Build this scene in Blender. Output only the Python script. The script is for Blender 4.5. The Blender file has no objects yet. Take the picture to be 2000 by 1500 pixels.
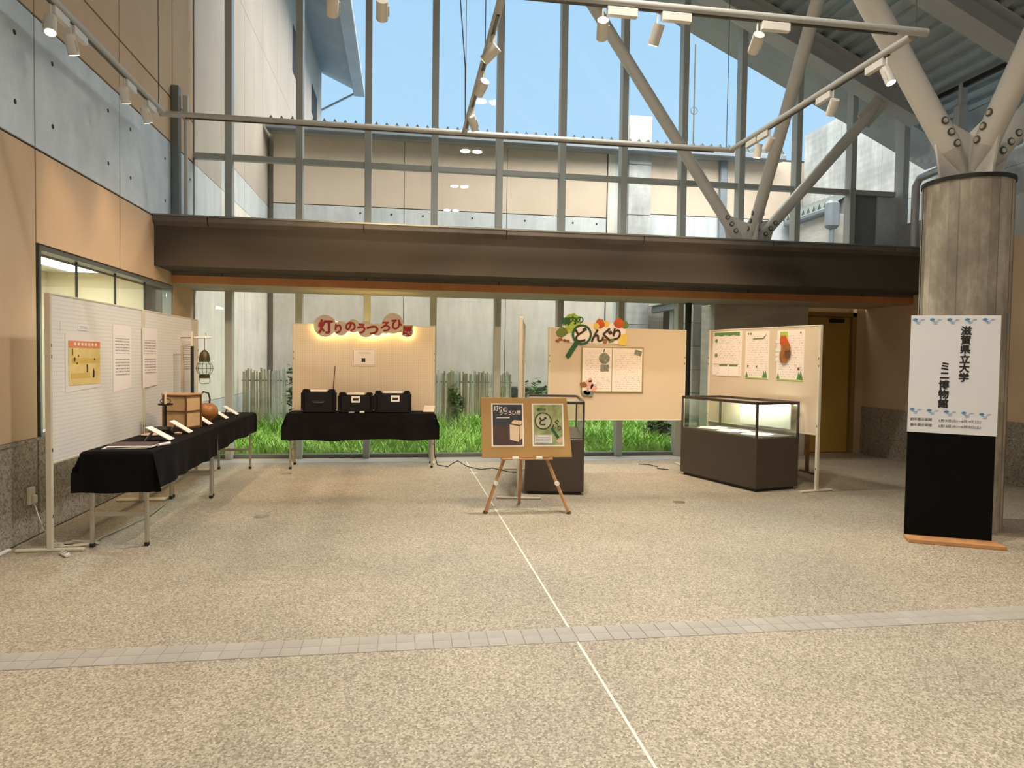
import bpy, bmesh, math, random
from mathutils import Matrix, Vector
random.seed(7)
S = bpy.context.scene
COL = S.collection
R = math.radians
PI = math.pi

# ------------------------------------------------------------------ camera
cam_d = bpy.data.cameras.new('camera')
cam = bpy.data.objects.new('camera', cam_d); COL.objects.link(cam)
F = 1365.0
cam_d.sensor_width = 36.0
cam_d.lens = F / 2000 * 36
cam_d.clip_end = 300
dY = Vector((785 - 1000.0, -(698 - 750.0), -F)).normalized()
dX = Vector((8533.0, -72.0, -F)); dX = (dX - dY * dX.dot(dY)).normalized()
dZ = dX.cross(dY)
cam.matrix_world = Matrix.Translation((0, 0, 1.41)) @ Matrix((dX, dY, dZ)).to_4x4()
S.camera = cam
# ------------------------------------------------------------------ world, sun, exposure
wd = bpy.data.worlds.new('sky'); S.world = wd; wd.use_nodes = True
nt = wd.node_tree; nt.nodes.clear()
o_ = nt.nodes.new('ShaderNodeOutputWorld'); bg = nt.nodes.new('ShaderNodeBackground')
tc = nt.nodes.new('ShaderNodeTexCoord'); sp = nt.nodes.new('ShaderNodeSeparateXYZ')
rp = nt.nodes.new('ShaderNodeValToRGB')
rp.color_ramp.elements[0].position = 0.0; rp.color_ramp.elements[0].color = (0.55, 0.80, 0.99, 1)
rp.color_ramp.elements[1].position = 0.75; rp.color_ramp.elements[1].color = (0.36, 0.62, 0.96, 1)
nt.links.new(tc.outputs['Generated'], sp.inputs[0]); nt.links.new(sp.outputs['Z'], rp.inputs[0])
nt.links.new(rp.outputs[0], bg.inputs[0]); bg.inputs[1].default_value = 1.0
nt.links.new(bg.outputs[0], o_.inputs[0])
sun_d = bpy.data.lights.new('sun', 'SUN'); sun_d.energy = 17.0; sun_d.angle = R(120); sun_d.color = (1.0, 0.89, 0.76)
sun = bpy.data.objects.new('sun', sun_d); COL.objects.link(sun)
sun.rotation_euler = Vector((-0.14, 0.20, -0.97)).to_track_quat('-Z', 'Y').to_euler()
vs = S.view_settings
vs.view_transform = 'Standard'; vs.look = 'None'; vs.gamma = 1.0; vs.use_curve_mapping = False
vs.exposure = 0.13

# ------------------------------------------------------------------ mesh helpers
WM = {}
def wmat(o): return WM.get(o.name, Matrix())

class MB:
    def __init__(s): s.v = []; s.f = []
    def add(s, vs_, fs):
        n = len(s.v); s.v += [Vector(p) for p in vs_]; s.f += [tuple(i + n for i in f) for f in fs]; return s
    def box(s, x0, x1, y0, y1, z0, z1, m=None):
        p = [Vector(q) for q in ((x0,y0,z0),(x1,y0,z0),(x1,y1,z0),(x0,y1,z0),(x0,y0,z1),(x1,y0,z1),(x1,y1,z1),(x0,y1,z1))]
        if m: p = [m @ q for q in p]
        return s.add(p, [(0,3,2,1),(4,5,6,7),(0,1,5,4),(1,2,6,5),(2,3,7,6),(3,0,4,7)])
    def bar(s, a, b, w, h, up=(0,0,1)):
        a = Vector(a); b = Vector(b); d = (b - a); L = d.length; d.normalize()
        u = Vector(up)
        if abs(d.dot(u)) > .98: u = Vector((0,1,0))
        x = d.cross(u).normalized(); z = x.cross(d)
        m = Matrix.Translation(a) @ Matrix((x, d, z)).transposed().to_4x4()
        return s.box(-w/2, w/2, 0, L, -h/2, h/2, m)
    def cyl(s, a, b, r0, r1=None, n=16, caps=True):
        r1 = r0 if r1 is None else r1
        a = Vector(a); b = Vector(b); d = (b - a).normalized()
        u = Vector((0,0,1)) if abs(d.z) < .95 else Vector((1,0,0))
        x = d.cross(u).normalized(); y = d.cross(x)
        ps = [a + (x*math.cos(2*PI*i/n) + y*math.sin(2*PI*i/n))*r0 for i in range(n)] + \
             [b + (x*math.cos(2*PI*i/n) + y*math.sin(2*PI*i/n))*r1 for i in range(n)]
        fs = [(i, n+i, n+(i+1) % n, (i+1) % n) for i in range(n)]
        if caps: fs += [tuple(range(n)), tuple(range(2*n-1, n-1, -1))]
        return s.add(ps, fs)
    def tube(s, pts, r, n=8):
        pts = [Vector(p) for p in pts]; rings = []
        x = None
        for i, p in enumerate(pts):
            d = (pts[min(i+1, len(pts)-1)] - pts[max(i-1, 0)]).normalized()
            if x is None:
                u = Vector((0,0,1)) if abs(d.z) < .9 else Vector((1,0,0)); x = d.cross(u).normalized()
            else: x = (x - d*x.dot(d)).normalized()
            y = d.cross(x)
            rings.append([p + (x*math.cos(2*PI*k/n) + y*math.sin(2*PI*k/n))*r for k in range(n)])
        vs_ = [q for g in rings for q in g]; fs = []
        for i in range(len(pts)-1):
            for k in range(n): fs.append((i*n+k, (i+1)*n+k, (i+1)*n+(k+1) % n, i*n+(k+1) % n))
        fs += [tuple(range(n)), tuple(range(len(vs_)-1, len(vs_)-n-1, -1))]
        return s.add(vs_, fs)
    def lathe(s, prof, n=24, c=(0,0,0), m=None):
        vs_ = []; fs = []
        for r, z in prof:
            for k in range(n):
                p = Vector((r*math.cos(2*PI*k/n), r*math.sin(2*PI*k/n), z))
                vs_.append((m @ p if m else p) + Vector(c))
        for i in range(len(prof)-1):
            for k in range(n): fs.append((i*n+k, i*n+(k+1) % n, (i+1)*n+(k+1) % n, (i+1)*n+k))
        fs += [tuple(range(n-1, -1, -1)), tuple(range(len(vs_)-n, len(vs_)))]
        return s.add(vs_, fs)
    def prism(s, poly, a, b, fn):
        n = len(poly)
        vs_ = [fn(p, a) for p in poly] + [fn(p, b) for p in poly]
        fs = [(i, (i+1) % n, n+(i+1) % n, n+i) for i in range(n)] + [tuple(range(n-1, -1, -1)), tuple(range(n, 2*n))]
        return s.add(vs_, fs)
    def plate(s, poly, y0, y1):           # outline in local x/z, thickness along y
        return s.prism(poly, y0, y1, lambda p, t: (p[0], t, p[1]))
    def build(s, name, mat, parent=None, local=False, bev=0, smooth=False, seg=1):
        me = bpy.data.meshes.new(name)
        vs_ = s.v
        org = Vector((0,0,0))
        if not local:
            if parent is not None:
                inv = wmat(parent).inverted(); vs_ = [inv @ p for p in vs_]
            else:
                xs = [p.x for p in vs_]; ys = [p.y for p in vs_]; zs = [p.z for p in vs_]
                org = Vector(((min(xs)+max(xs))/2, (min(ys)+max(ys))/2, min(zs))); vs_ = [p - org for p in vs_]
        me.from_pydata([tuple(p) for p in vs_], [], s.f)
        bm = bmesh.new(); bm.from_mesh(me)
        bmesh.ops.recalc_face_normals(bm, faces=bm.faces)
        if bev:
            es = [e for e in bm.edges if len(e.link_faces) == 2 and e.calc_face_angle(0) > R(40)]
            bmesh.ops.bevel(bm, geom=es, offset=bev, segments=seg, affect='EDGES', clamp_overlap=True)
        if smooth:
            for fc in bm.faces: fc.smooth = True
            for e in bm.edges:
                if len(e.link_faces) == 2 and e.calc_face_angle(0) > R(38): e.smooth = False
        bm.to_mesh(me); bm.free()
        if mat: me.materials.append(MAT[mat])
        return link(name, me, parent, org)
def link(name, me, parent=None, org=(0,0,0)):
    o = bpy.data.objects.new(name, me); COL.objects.link(o)
    o.location = org
    if parent is not None:
        o.parent = parent; WM[o.name] = wmat(parent) @ Matrix.Translation(org)
    else: WM[o.name] = Matrix.Translation(org)
    return o
def tag(o, label=None, cat=None, group=None, kind=None):
    if label: o['label'] = label
    if cat: o['category'] = cat
    if group: o['group'] = group
    if kind: o['kind'] = kind
    return o
def thing(name, label, cat, loc=(0,0,0), rz=0, group=None, kind=None):
    o = bpy.data.objects.new(name, None); COL.objects.link(o)
    o.empty_display_size = .1; o.location = loc; o.rotation_euler = (0, 0, rz)
    WM[o.name] = Matrix.Translation(loc) @ Matrix.Rotation(rz, 4, 'Z')
    return tag(o, label, cat, group, kind)
def dup(root, m, label=None):
    r = root.copy(); COL.objects.link(r); r.parent = None
    r.matrix_world = m; WM[r.name] = m
    if label: r['label'] = label
    for ch in root.children:
        c = ch.copy(); COL.objects.link(c); c.parent = r
        for g in ch.children:
            d = g.copy(); COL.objects.link(d); d.parent = c
    return r
def share(o, name, mw, parent=None):
    c = bpy.data.objects.new(name, o.data); COL.objects.link(c)
    if parent is not None:
        c.parent = parent
        c.matrix_local = wmat(parent).inverted() @ mw
    else: c.matrix_world = mw
    return c

# ------------------------------------------------------------------ materials
MAT = {}
class NT:
    def __init__(s, name):
        m = bpy.data.materials.new(name); m.use_nodes = True; MAT[name] = m
        s.t = m.node_tree; s.t.nodes.clear()
        s.out = s.n('OutputMaterial'); s.b = s.n('BsdfPrincipled'); s.l(s.b.outputs[0], s.out.inputs[0])
        s.m = m
    def n(s, k, **kw):
        x = s.t.nodes.new('ShaderNode' + k)
        for a, b in kw.items(): setattr(x, a, b)
        return x
    def l(s, a, b): s.t.links.new(a, b)
    def put(s, sock, v):
        if hasattr(v, 'is_output'): s.l(v, sock)
        elif isinstance(v, (tuple, list)): sock.default_value = (*v, 1) if len(v) == 3 and len(sock.default_value) == 4 else v
        else: sock.default_value = v
    def math(s, op, a, b=0, c=None):
        x = s.n('Math', operation=op); s.put(x.inputs[0], a); s.put(x.inputs[1], b)
        if c is not None: s.put(x.inputs[2], c)
        return x.outputs[0]
    def co(s, which='Object', scale=(1,1,1)):
        t = s.n('TexCoord'); mp = s.n('Mapping'); mp.inputs['Scale'].default_value = scale
        s.l(t.outputs[which], mp.inputs[0]); return mp.outputs[0]
    def pos(s, scale=(1,1,1)):
        g = s.n('NewGeometry'); mp = s.n('Mapping'); mp.inputs['Scale'].default_value = scale
        s.l(g.outputs['Position'], mp.inputs[0]); return mp.outputs[0]
    def noise(s, vec, scale, detail=4, rough=.55):
        x = s.n('TexNoise'); s.l(vec, x.inputs['Vector']); x.inputs['Scale'].default_value = scale
        x.inputs['Detail'].default_value = detail; x.inputs['Roughness'].default_value = rough
        return x.outputs['Fac']
    def mix(s, f, a, b):
        x = s.n('MixRGB'); s.put(x.inputs[0], f); s.put(x.inputs[1], a); s.put(x.inputs[2], b); return x.outputs[0]
    def ramp(s, f, stops):
        x = s.n('ValToRGB'); e = x.color_ramp.elements
        while len(e) < len(stops): e.new(.5)
        for i, (p, c) in enumerate(stops):
            e[i].position = p; e[i].color = (*c, 1) if isinstance(c, (tuple, list)) else (c, c, c, 1)
        s.put(x.inputs[0], f); return x.outputs[0]
    def bump(s, h, st=.2, d=.01):
        x = s.n('Bump'); x.inputs['Strength'].default_value = st; x.inputs['Distance'].default_value = d
        s.put(x.inputs['Height'], h); s.l(x.outputs[0], s.b.inputs['Normal'])
    def col(s, c): s.put(s.b.inputs['Base Color'], c)
    def set(s, **k):
        for a, v in k.items(): s.put(s.b.inputs[a.replace('_', ' ')], v)
def mul(c, k): return tuple(min(1, x*k) for x in c)
def simple(name, c, rough=.6, metal=0, var=.0, sc=6, bump=0, bsc=60, emit=None, est=0, spec=.5, coord='Object'):
    m = NT(name)
    if var or bump: v = m.co(coord)
    if var: m.col(m.ramp(m.noise(v, sc), [(.3, mul(c, 1-var)), (.7, mul(c, 1+var))]))
    else: m.col(c)
    m.set(Roughness=rough, Metallic=metal); m.b.inputs['Specular IOR Level'].default_value = spec
    if bump: m.bump(m.noise(v, bsc, 3), bump, .004)
    if emit: m.set(Emission_Color=emit, Emission_Strength=est)
    return m
def glassy(name, tint=(1,1,1), refl=1.0, ior=1.45):
    m = NT(name); m.t.nodes.remove(m.b)
    lw_ = m.n('LayerWeight'); lw_.inputs[0].default_value = .5
    p5 = m.math('POWER', lw_.outputs['Facing'], 5.0); frs = m.math('MULTIPLY_ADD', p5, .94, .035)
    tr = m.n('BsdfTransparent'); tr.inputs[0].default_value = (*tint, 1)
    gl = m.n('BsdfGlossy'); gl.inputs['Roughness'].default_value = 0.0; gl.inputs[0].default_value = (refl, refl, refl, 1)
    mx = m.n('MixShader'); m.l(frs, mx.inputs[0]); m.l(tr.outputs[0], mx.inputs[1]); m.l(gl.outputs[0], mx.inputs[2])
    m.l(mx.outputs[0], m.out.inputs[0])
glassy('glass', (.96, .985, .98)); glassy('case_glass', (.95, .98, .96))

# floor: exposed aggregate
m = NT('aggregate'); v = m.pos()
vo = m.n('TexVoronoi'); m.l(v, vo.inputs['Vector']); vo.inputs['Scale'].default_value = 120
peb = m.ramp(vo.outputs['Color'], [(.08, (.21, .182, .138)), (.5, (.425, .382, .305)), (.92, (.66, .605, .505))])
big = m.ramp(m.noise(v, .9, 5), [(.3, (.82, .82, .82)), (.7, (1.08, 1.06, 1.02))])
mm = m.n('MixRGB', blend_type='MULTIPLY'); mm.inputs[0].default_value = 1; m.l(peb, mm.inputs[1]); m.l(big, mm.inputs[2])
fine = m.mix(m.ramp(m.noise(v, 170, 2), [(.48, 0), (.70, .55)]), mm.outputs[0], (.25, .2, .14))
m.col(fine); m.set(Roughness=m.ramp(m.noise(v, 2.5, 3), [(.3, .42), (.7, .62)])); m.bump(vo.outputs['Distance'], .35, .004)
# concrete wall panels
def concrete(name, a, b, streak=1.0, rough=.55, boards=None, ax='z'):
    m = NT(name); v = m.pos(); sv = m.pos((2.6, 2.6, .5) if ax == 'z' else (.5, .5, 2.6) if ax == 'x' else (1.3, 1.3, 1.0))
    c = m.ramp(m.noise(v, 1.3, 6), [(.3, a), (.72, b)])
    st = m.ramp(m.noise(sv, 2.2, 5, .7), [(.42, .72), (.62, 1.0)])
    x = m.n('MixRGB', blend_type='MULTIPLY'); x.inputs[0].default_value = streak; m.l(c, x.inputs[1]); m.l(st, x.inputs[2])
    m.col(x.outputs[0]); m.set(Roughness=rough)
    h = m.noise(v, 55, 4)
    if boards:
        w = m.n('TexWave', bands_direction=boards[0]); m.l(v, w.inputs['Vector']); w.inputs['Scale'].default_value = boards[1]
        w.inputs['Distortion'].default_value = 1.2; w.inputs['Detail'].default_value = 2
        h = m.math('ADD', m.math('MULTIPLY', h, .4), w.outputs['Fac'])
    m.bump(h, .25, .006)
concrete('concrete', (.56, .65, .74), (.72, .81, .90), .45, ax='c')
concrete('concrete_soft', (.52, .56, .60), (.66, .70, .74), .5)
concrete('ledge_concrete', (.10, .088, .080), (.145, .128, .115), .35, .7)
concrete('board_concrete', (.42, .405, .38), (.60, .58, .55), .6, .75, ('Z', 3.2), ax='x')
concrete('rough_concrete', (.38, .40, .41), (.66, .68, .69), .8, .8, ('Z', 2.2))
m = NT('column_concrete'); v = m.pos((1, 1, .35))
at = m.n('Attribute'); at.attribute_name = 'tone'
c = m.mix(m.ramp(m.noise(m.pos((1, 1, .6)), 2.6, 5, .7), [(.42, 0), (.62, .75)]), m.ramp(m.noise(v, 6, 6, .75), [(.3, (.33, .295, .235)), (.7, (.60, .545, .45))]), (.24, .21, .165))
x = m.n('MixRGB', blend_type='MULTIPLY'); x.inputs[0].default_value = 1; m.l(c, x.inputs[1]); m.l(at.outputs['Color'], x.inputs[2])
m.col(x.outputs[0]); m.set(Roughness=.7); m.bump(m.noise(m.pos((9, 9, .6)), 8, 4), .3, .004)
# stucco
def stucco(name, a, b):
    m = NT(name); v = m.pos()
    m.col(m.ramp(m.noise(m.pos((1, 1, .45)), 1.1, 5, .6), [(.3, a), (.7, b)])); m.set(Roughness=.85); m.bump(m.noise(v, 90, 4), .3, .003)
stucco('stucco', (.56, .405, .265), (.63, .47, .325))
stucco('stucco_out', (.58, .475, .385), (.66, .555, .46)); stucco('stucco_wing', (.40, .345, .30), (.47, .41, .36))  # wing copy darkened in its colour to offset the sun falling on it
concrete('stucco_out_grey_lifted', (.68, .635, .58), (.84, .80, .745), .38, .85)  # greyer lower walls, colour lightened to offset the hall's shade on them
m = NT('plinth'); v = m.pos()
vo = m.n('TexVoronoi'); m.l(v, vo.inputs['Vector']); vo.inputs['Scale'].default_value = 70
m.col(m.ramp(vo.outputs['Color'], [(.08, (.16, .14, .11)), (.4, (.30, .27, .22)), (.9, (.42, .385, .325))])); m.set(Roughness=.8)
m.bump(vo.outputs['Distance'], .4, .006)
simple('joint', (.06, .05, .04), .9); simple('dark_hole', (.03, .03, .035), .9)
simple('mullion_paint', (.44, .475, .465), .45, .0, .04, 2); simple('steel_white', (.62, .62, .60), .4, 0, .03, 3)
simple('rail_paint', (.46, .465, .44), .4); simple('beam_paint', (.50, .53, .555), .5, 0, .05, 2); simple('deck', (.42, .49, .53), .42, .25, .06, 3)
simple('strut_paint', (.66, .65, .61), .42, 0, .04, 3); simple('bolt_ring', (.10, .09, .075), .5); simple('bolt', (.66, .62, .52), .35, .4)
simple('orange_trim', (.56, .25, .10), .5, 0, .12, 3); simple('soffit', (.40, .345, .26), .7, 0, .05, 2)
simple('sill_metal', (.20, .22, .22), .4, .6); simple('tile_grey', (.42, .395, .36), .38, 0, .10, 8, .15, 120)
simple('tile_grey_b', (.45, .425, .39), .38, 0, .10, 8, .15, 120)
simple('window_sheen', (.50, .52, .55), .32, 0, .10, 3); simple('joint_line', (.78, .76, .70), .6); simple('door_paint', (.46, .30, .07), .5, 0, .05, 1.5); simple('door_frame', (.30, .19, .06), .5)
simple('black', (.012, .012, .014), .5); simple('black_cloth', (.007, .006, .007), .95, 0, .25, 5, .4, 160, spec=.15)
simple('black_case', (.006, .006, .008), .6, 0, 0, 6, .15, 300, spec=.25); simple('black_board', (.004, .004, .004), .8, spec=.1)
simple('cream_metal', (.70, .65, .53), .45, 0, .04, 4); simple('steel', (.52, .50, .46), .3, .85, .05, 5)
simple('white_paint', (.78, .77, .74), .45); simple('white_plastic', (.82, .80, .76), .4); simple('paper', (.84, .81, .77), .8)
simple('case_brown', (.062, .046, .035), .42, 0, .05, 2); simple('case_frame', (.045, .034, .026), .35)
simple('case_felt', (.12, .10, .08), .9); simple('case_back', (.42, .44, .36), .8)
simple('case_lamp', (1, 1, .9), .5, emit=(1, .98, .86), est=9)
simple('wood', (.50, .26, .11), .45, 0, .25, 9, .1, 40); simple('easel_wood', (.50, .27, .13), .45, 0, .2, 9)
simple('dark_wood', (.15, .065, .028), .45, 0, .2, 8); simple('plank_wood', (.55, .28, .12), .55, 0, .18, 9)
simple('lantern_paper', (.68, .46, .24), .8, 0, .14, 7); simple('cardboard', (.44, .27, .10), .85, 0, .07, 2)
simple('sign_white', (.82, .845, .90), .6, 0, .025, 1.4); simple('ink_black', (.02, .02, .022), .7); simple('ink_grey', (.16, .16, .17), .7)
simple('wave_blue', (.10, .26, .52), .6); simple('wave_pale', (.38, .46, .70), .6); simple('wave_teal', (.22, .45, .62), .6)
simple('disc_paper', (.58, .52, .45), .8, 0, .06, 4); simple('letter_red', (.28, .018, .016), .7, 0, .2, 9)
simple('led', (1, .8, .3), .5, emit=(1, .74, .25), est=45)
simple('lamp_white', (.74, .72, .67), .4); simple('lamp_lens', (1, .9, .7), .5, emit=(1, .80, .52), est=14)
simple('ceiling_lens', (1, 1, 1), .5, emit=(1, .94, .84), est=120)
simple('leaf_lime', (.42, .56, .10), .7, 0, .2, 9); simple('leaf_pale', (.52, .55, .38), .7, 0, .1, 9); simple('leaf_olive', (.16, .22, .045), .7, 0, .15, 9); simple('leaf_red', (.55, .10, .02), .7, 0, .2, 9)
simple('leaf_yellow', (.82, .58, .12), .7, 0, .12, 9); simple('green_dark', (.02, .11, .035), .6); simple('ink_brown', (.05, .028, .012), .7)
simple('leaf_brown', (.30, .12, .03), .7, 0, .3, 9); simple('pink_paper', (.90, .83, .78), .8); simple('poster_green', (.12, .24, .09), .7)
simple('poster_frame', (.30, .27, .08), .7); simple('photo_grey', (.22, .23, .17), .6, 0, .5, 30); simple('pink_ink', (.72, .42, .33), .7)
simple('navy', (.035, .04, .052), .6, 0, .25, 5); simple('print_brown', (.075, .04, .036), .6, 0, .3, 7); simple('print_cream', (.78, .60, .42), .7, 0, .1, 5)
simple('leaf_print', (.33, .38, .17), .7, 0, .45, 11); simple('map_yellow', (.80, .62, .25), .75, 0, .12, 6); simple('map_red', (.80, .26, .10), .75)
simple('map_gold', (.70, .48, .13), .75, 0, .15, 8); simple('skin_print', (.66, .45, .33), .7)
simple('bronze', (.075, .060, .028), .45, .5, .2, 8); simple('wire_dark', (.10, .09, .07), .4, .6); simple('brown_pot', (.30, .135, .035), .4, 0, .2, 5)
simple('iron', (.022, .020, .018), .5, .3); simple('candle', (.85, .74, .55), .6); simple('cord_white', (.70, .66, .58), .5); simple('cord_black', (.015, .015, .015), .5)
simple('stone', (.55, .40, .30), .8, 0, .1, 20); simple('corr_roof', (.13, .16, .155), .5, .2, .1, 3); simple('gutter_blue', (.20, .235, .28), .45, .2, .1, 2)
simple('eave_grey', (.36, .38, .40), .8, 0, .12, 1.2); simple('far_dark', (.07, .08, .085), .7, 0, .3, 1)
simple('bamboo', (.40, .36, .28), .7, 0, .28, 4); simple('bamboo_pale', (.62, .63, .66), .7, 0, .18, 4); simple('earth', (.10, .085, .05), .95, 0, .2, 3)
simple('bark', (.17, .12, .07), .9, 0, .2, 8); simple('corridor_wall', (.62, .555, .39), .8, 0, .04, 2); simple('corridor_white', (.85, .85, .80), .8)
simple('spandrel', (.24, .26, .275), .55, 0, .06, 2); simple('pipe_grey', (.50, .53, .56), .35, .6, .04, 4); simple('brass', (.75, .60, .25), .3, .7)
simple('peg_dark', (.10, .07, .05), .6)
m = NT('grass'); g = m.n('ObjectInfo'); v = m.pos()
m.col(m.ramp(m.noise(v, 7, 4, .7), [(.28, (.11, .30, .035)), (.5, (.31, .60, .10)), (.72, (.56, .80, .24))])); m.set(Roughness=.6)
m.b.inputs['Subsurface Weight'].default_value = 0.0
m = NT('foliage'); v = m.pos(); m.col(m.ramp(m.noise(v, 9, 3, .7), [(.3, (.03, .10, .02)), (.7, (.12, .27, .06))])); m.set(Roughness=.55)
# perforated board, holes in a grid
def pegboard(name, base, ax):
    m = NT(name); tcn = m.n('TexCoord'); sx = m.n('SeparateXYZ'); m.l(tcn.outputs['Object'], sx.inputs[0])
    def cell(s_, per):
        f = m.math('FRACT', m.math('MULTIPLY', s_, 1/per)); return m.math('ABSOLUTE', m.math('SUBTRACT', f, .5))
    a = cell(sx.outputs[0], .030); b = cell(sx.outputs[2], .030)
    line = m.math('LESS_THAN', b if ax == 'h' else a, .09)
    dots = m.math('LESS_THAN', m.math('ADD', m.math('MULTIPLY', a, a), m.math('MULTIPLY', b, b)), .028)
    fac = m.math('MAXIMUM', m.math('MULTIPLY', dots, .45), m.math('MULTIPLY', line, .10))
    m.col(m.mix(fac, base, mul(base, .45))); m.set(Roughness=.6)
pegboard('peg_h', (.84, .82, .79), 'h'); pegboard('peg_v', (.76, .66, .53), 'v')
simple('board_cream', (.67, .56, .42), .65, 0, .02, 1.5)
# printed sheet: rows of small unreadable body text
def printed(name, paper, ink, rows, box, dens=.5, gap=None, hs=60):
    m = NT(name); t = m.n('TexCoord'); sx = m.n('SeparateXYZ'); m.l(t.outputs['Generated'], sx.inputs[0])
    X, Z = sx.outputs[0], sx.outputs[2]
    fr = m.math('FRACT', m.math('MULTIPLY', Z, rows))
    row = m.math('MULTIPLY', m.math('GREATER_THAN', fr, .3), m.math('LESS_THAN', fr, .78))
    mp = m.n('CombineXYZ'); m.l(m.math('MULTIPLY', X, hs), mp.inputs[0]); m.l(m.math('FLOOR', m.math('MULTIPLY', Z, rows)), mp.inputs[1])
    m.l(m.math('MULTIPLY', Z, 25), mp.inputs[2])
    nz = m.math('GREATER_THAN', m.noise(mp.outputs[0], 1.0, 3, .8), 1 - dens)
    f = m.math('MULTIPLY', row, nz)
    for a, b, c in ((X, box[0], 'GREATER_THAN'), (X, box[1], 'LESS_THAN'), (Z, box[2], 'GREATER_THAN'), (Z, box[3], 'LESS_THAN')):
        f = m.math('MULTIPLY', f, m.math(c, a, b))
    if gap:
        inside = m.math('MULTIPLY', m.math('GREATER_THAN', Z, gap[0]), m.math('LESS_THAN', Z, gap[1]))
        f = m.math('MULTIPLY', f, m.math('SUBTRACT', 1, inside))
    m.col(m.mix(m.math('MULTIPLY', f, .85), paper, ink)); m.set(Roughness=.8)
printed('sheet_text', (.93, .87, .84), (.22, .17, .17), 22, (.12, .92, .22, .80), .53, (.50, .57), 38)
printed('sheet_small', (.85, .78, .68), (.40, .30, .22), 26, (.08, .92, .08, .92), .50, None, 30)
printed('sheet_faint', (.88, .79, .72), (.50, .38, .31), 21, (.08, .95, .06, .93), .455, None, 22)
printed('label_text', (.84, .82, .82), (.35, .36, .50), 4, (.15, .9, .2, .8), .62, None, 20)
printed('white_box_text', (.78, .76, .76), (.25, .24, .24), 5, (.06, .9, .08, .92), .55, None, 30)

# ------------------------------------------------------------------ lettering (flat meshes from the built-in font)
def glyph(txt, size, bold=0.0, thick=.0015, spacing=1.0, heavy=0.0):
    cu = bpy.data.curves.new('t', 'FONT'); cu.body = txt; cu.size = size; cu.offset = bold * size
    cu.align_x = 'CENTER'; cu.align_y = 'CENTER'; cu.resolution_u = 3; cu.extrude = thick / 2; cu.space_character = spacing
    ob = bpy.data.objects.new('t', cu); COL.objects.link(ob)
    bpy.context.view_layer.update()
    me = bpy.data.meshes.new_from_object(ob.evaluated_get(bpy.context.evaluated_depsgraph_get()))
    vs_ = [v.co.copy() for v in me.vertices]; fs = [tuple(p.vertices) for p in me.polygons]
    bpy.data.objects.remove(ob); bpy.data.curves.remove(cu); bpy.data.meshes.remove(me)
    if heavy:    # heavier strokes: the same outline laid down a few times, shifted
        n0 = len(vs_); base = list(vs_); bf = list(fs); e = heavy * size
        for i, (ax_, ay_) in enumerate(((e, 0), (-e, 0), (0, e), (0, -e))):
            k = len(vs_); vs_ += [Vector((v.x + ax_, v.y + ay_, v.z + .00006*(i + 1))) for v in base]; fs += [tuple(j + k for j in f) for f in bf]
    if vs_:      # centre on the ink
        cx = (min(v.x for v in vs_) + max(v.x for v in vs_)) / 2; cy = (min(v.y for v in vs_) + max(v.y for v in vs_)) / 2
        vs_ = [Vector((v.x - cx, v.y - cy, v.z)) for v in vs_]
    return vs_, fs
GL = {}
def G(key, *a, **k):
    GL[key] = glyph(*a, **k)
SIGN_A = '滋賀県立大学'; SIGN_B = 'ミニ博物館'
for ch in SIGN_A + SIGN_B: G('S' + ch, ch, .074, .010, heavy=.030)
G('d1', '前半展示期間', .026, .012); G('d1b', '6月10日(火)～6月14日(土)', .026, .006)
G('d2', '後半展示期間', .026, .012); G('d2b', '6月18日(水)～6月28日(土)', .026, .006)
LET1 = [('灯', -.988, 1.797, .19), ('り', -.825, 1.774, .135), ('の', -.668, 1.804, .15), ('う', -.529, 1.780, .15), ('つ', -.386, 1.762, .17),
        ('ろ', -.218, 1.813, .15), ('ひ', -.071, 1.843, .155), ('展', .068, 1.755, .135)]
for ch, _, _, sz in LET1: G('L' + ch, ch, sz, .012, heavy=.032)
for ch, sz in (('ど', .20), ('ん', .19), ('ぐ', .19), ('り', .17)): G('D' + ch, ch, sz, .012, heavy=.022)
for ch in '構内の': G('K' + ch, ch, .11, .010, heavy=.030)
for ch in '灯りの': G('P' + ch, ch, .05, .012)
for ch in 'うつろひ展': G('Q' + ch, ch, .046, .012)
G('Eど', 'ど', .085, .008, heavy=.03); G('Eん', 'ん', .05, .008, heavy=.03); G('Eぐ', 'ぐ', .055, .008, heavy=.03); G('Eり', 'り', .05, .008, heavy=.03)
G('E構', '構内の', .030, .02)
def put_glyph(key, x, z, name, mat, parent, y=0.0, rot=0.0):
    vs_, fs = GL[key]; b = MB(); c, s_ = math.cos(rot), math.sin(rot)
    b.add([(x + v.x*c - v.y*s_, y - v.z, z + v.x*s_ + v.y*c) for v in vs_], fs)
    return b.build(name, mat, parent, local=True)

def rect(x0, x1, z0, z1): return [(x0, z0), (x1, z0), (x1, z1), (x0, z1)]
def disc(cx, cz, r, n=28, wob=0.0, sx=1.0):
    return [(cx + r*sx*math.cos(2*PI*i/n)*(1 + wob*math.sin(5*i)), cz + r*math.sin(2*PI*i/n)*(1 + wob*math.cos(3*i))) for i in range(n)]

# ================================================================== THE SETTING
XL, XR, YB, YW = -2.75, 7.2, -6.0, 9.85
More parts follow.
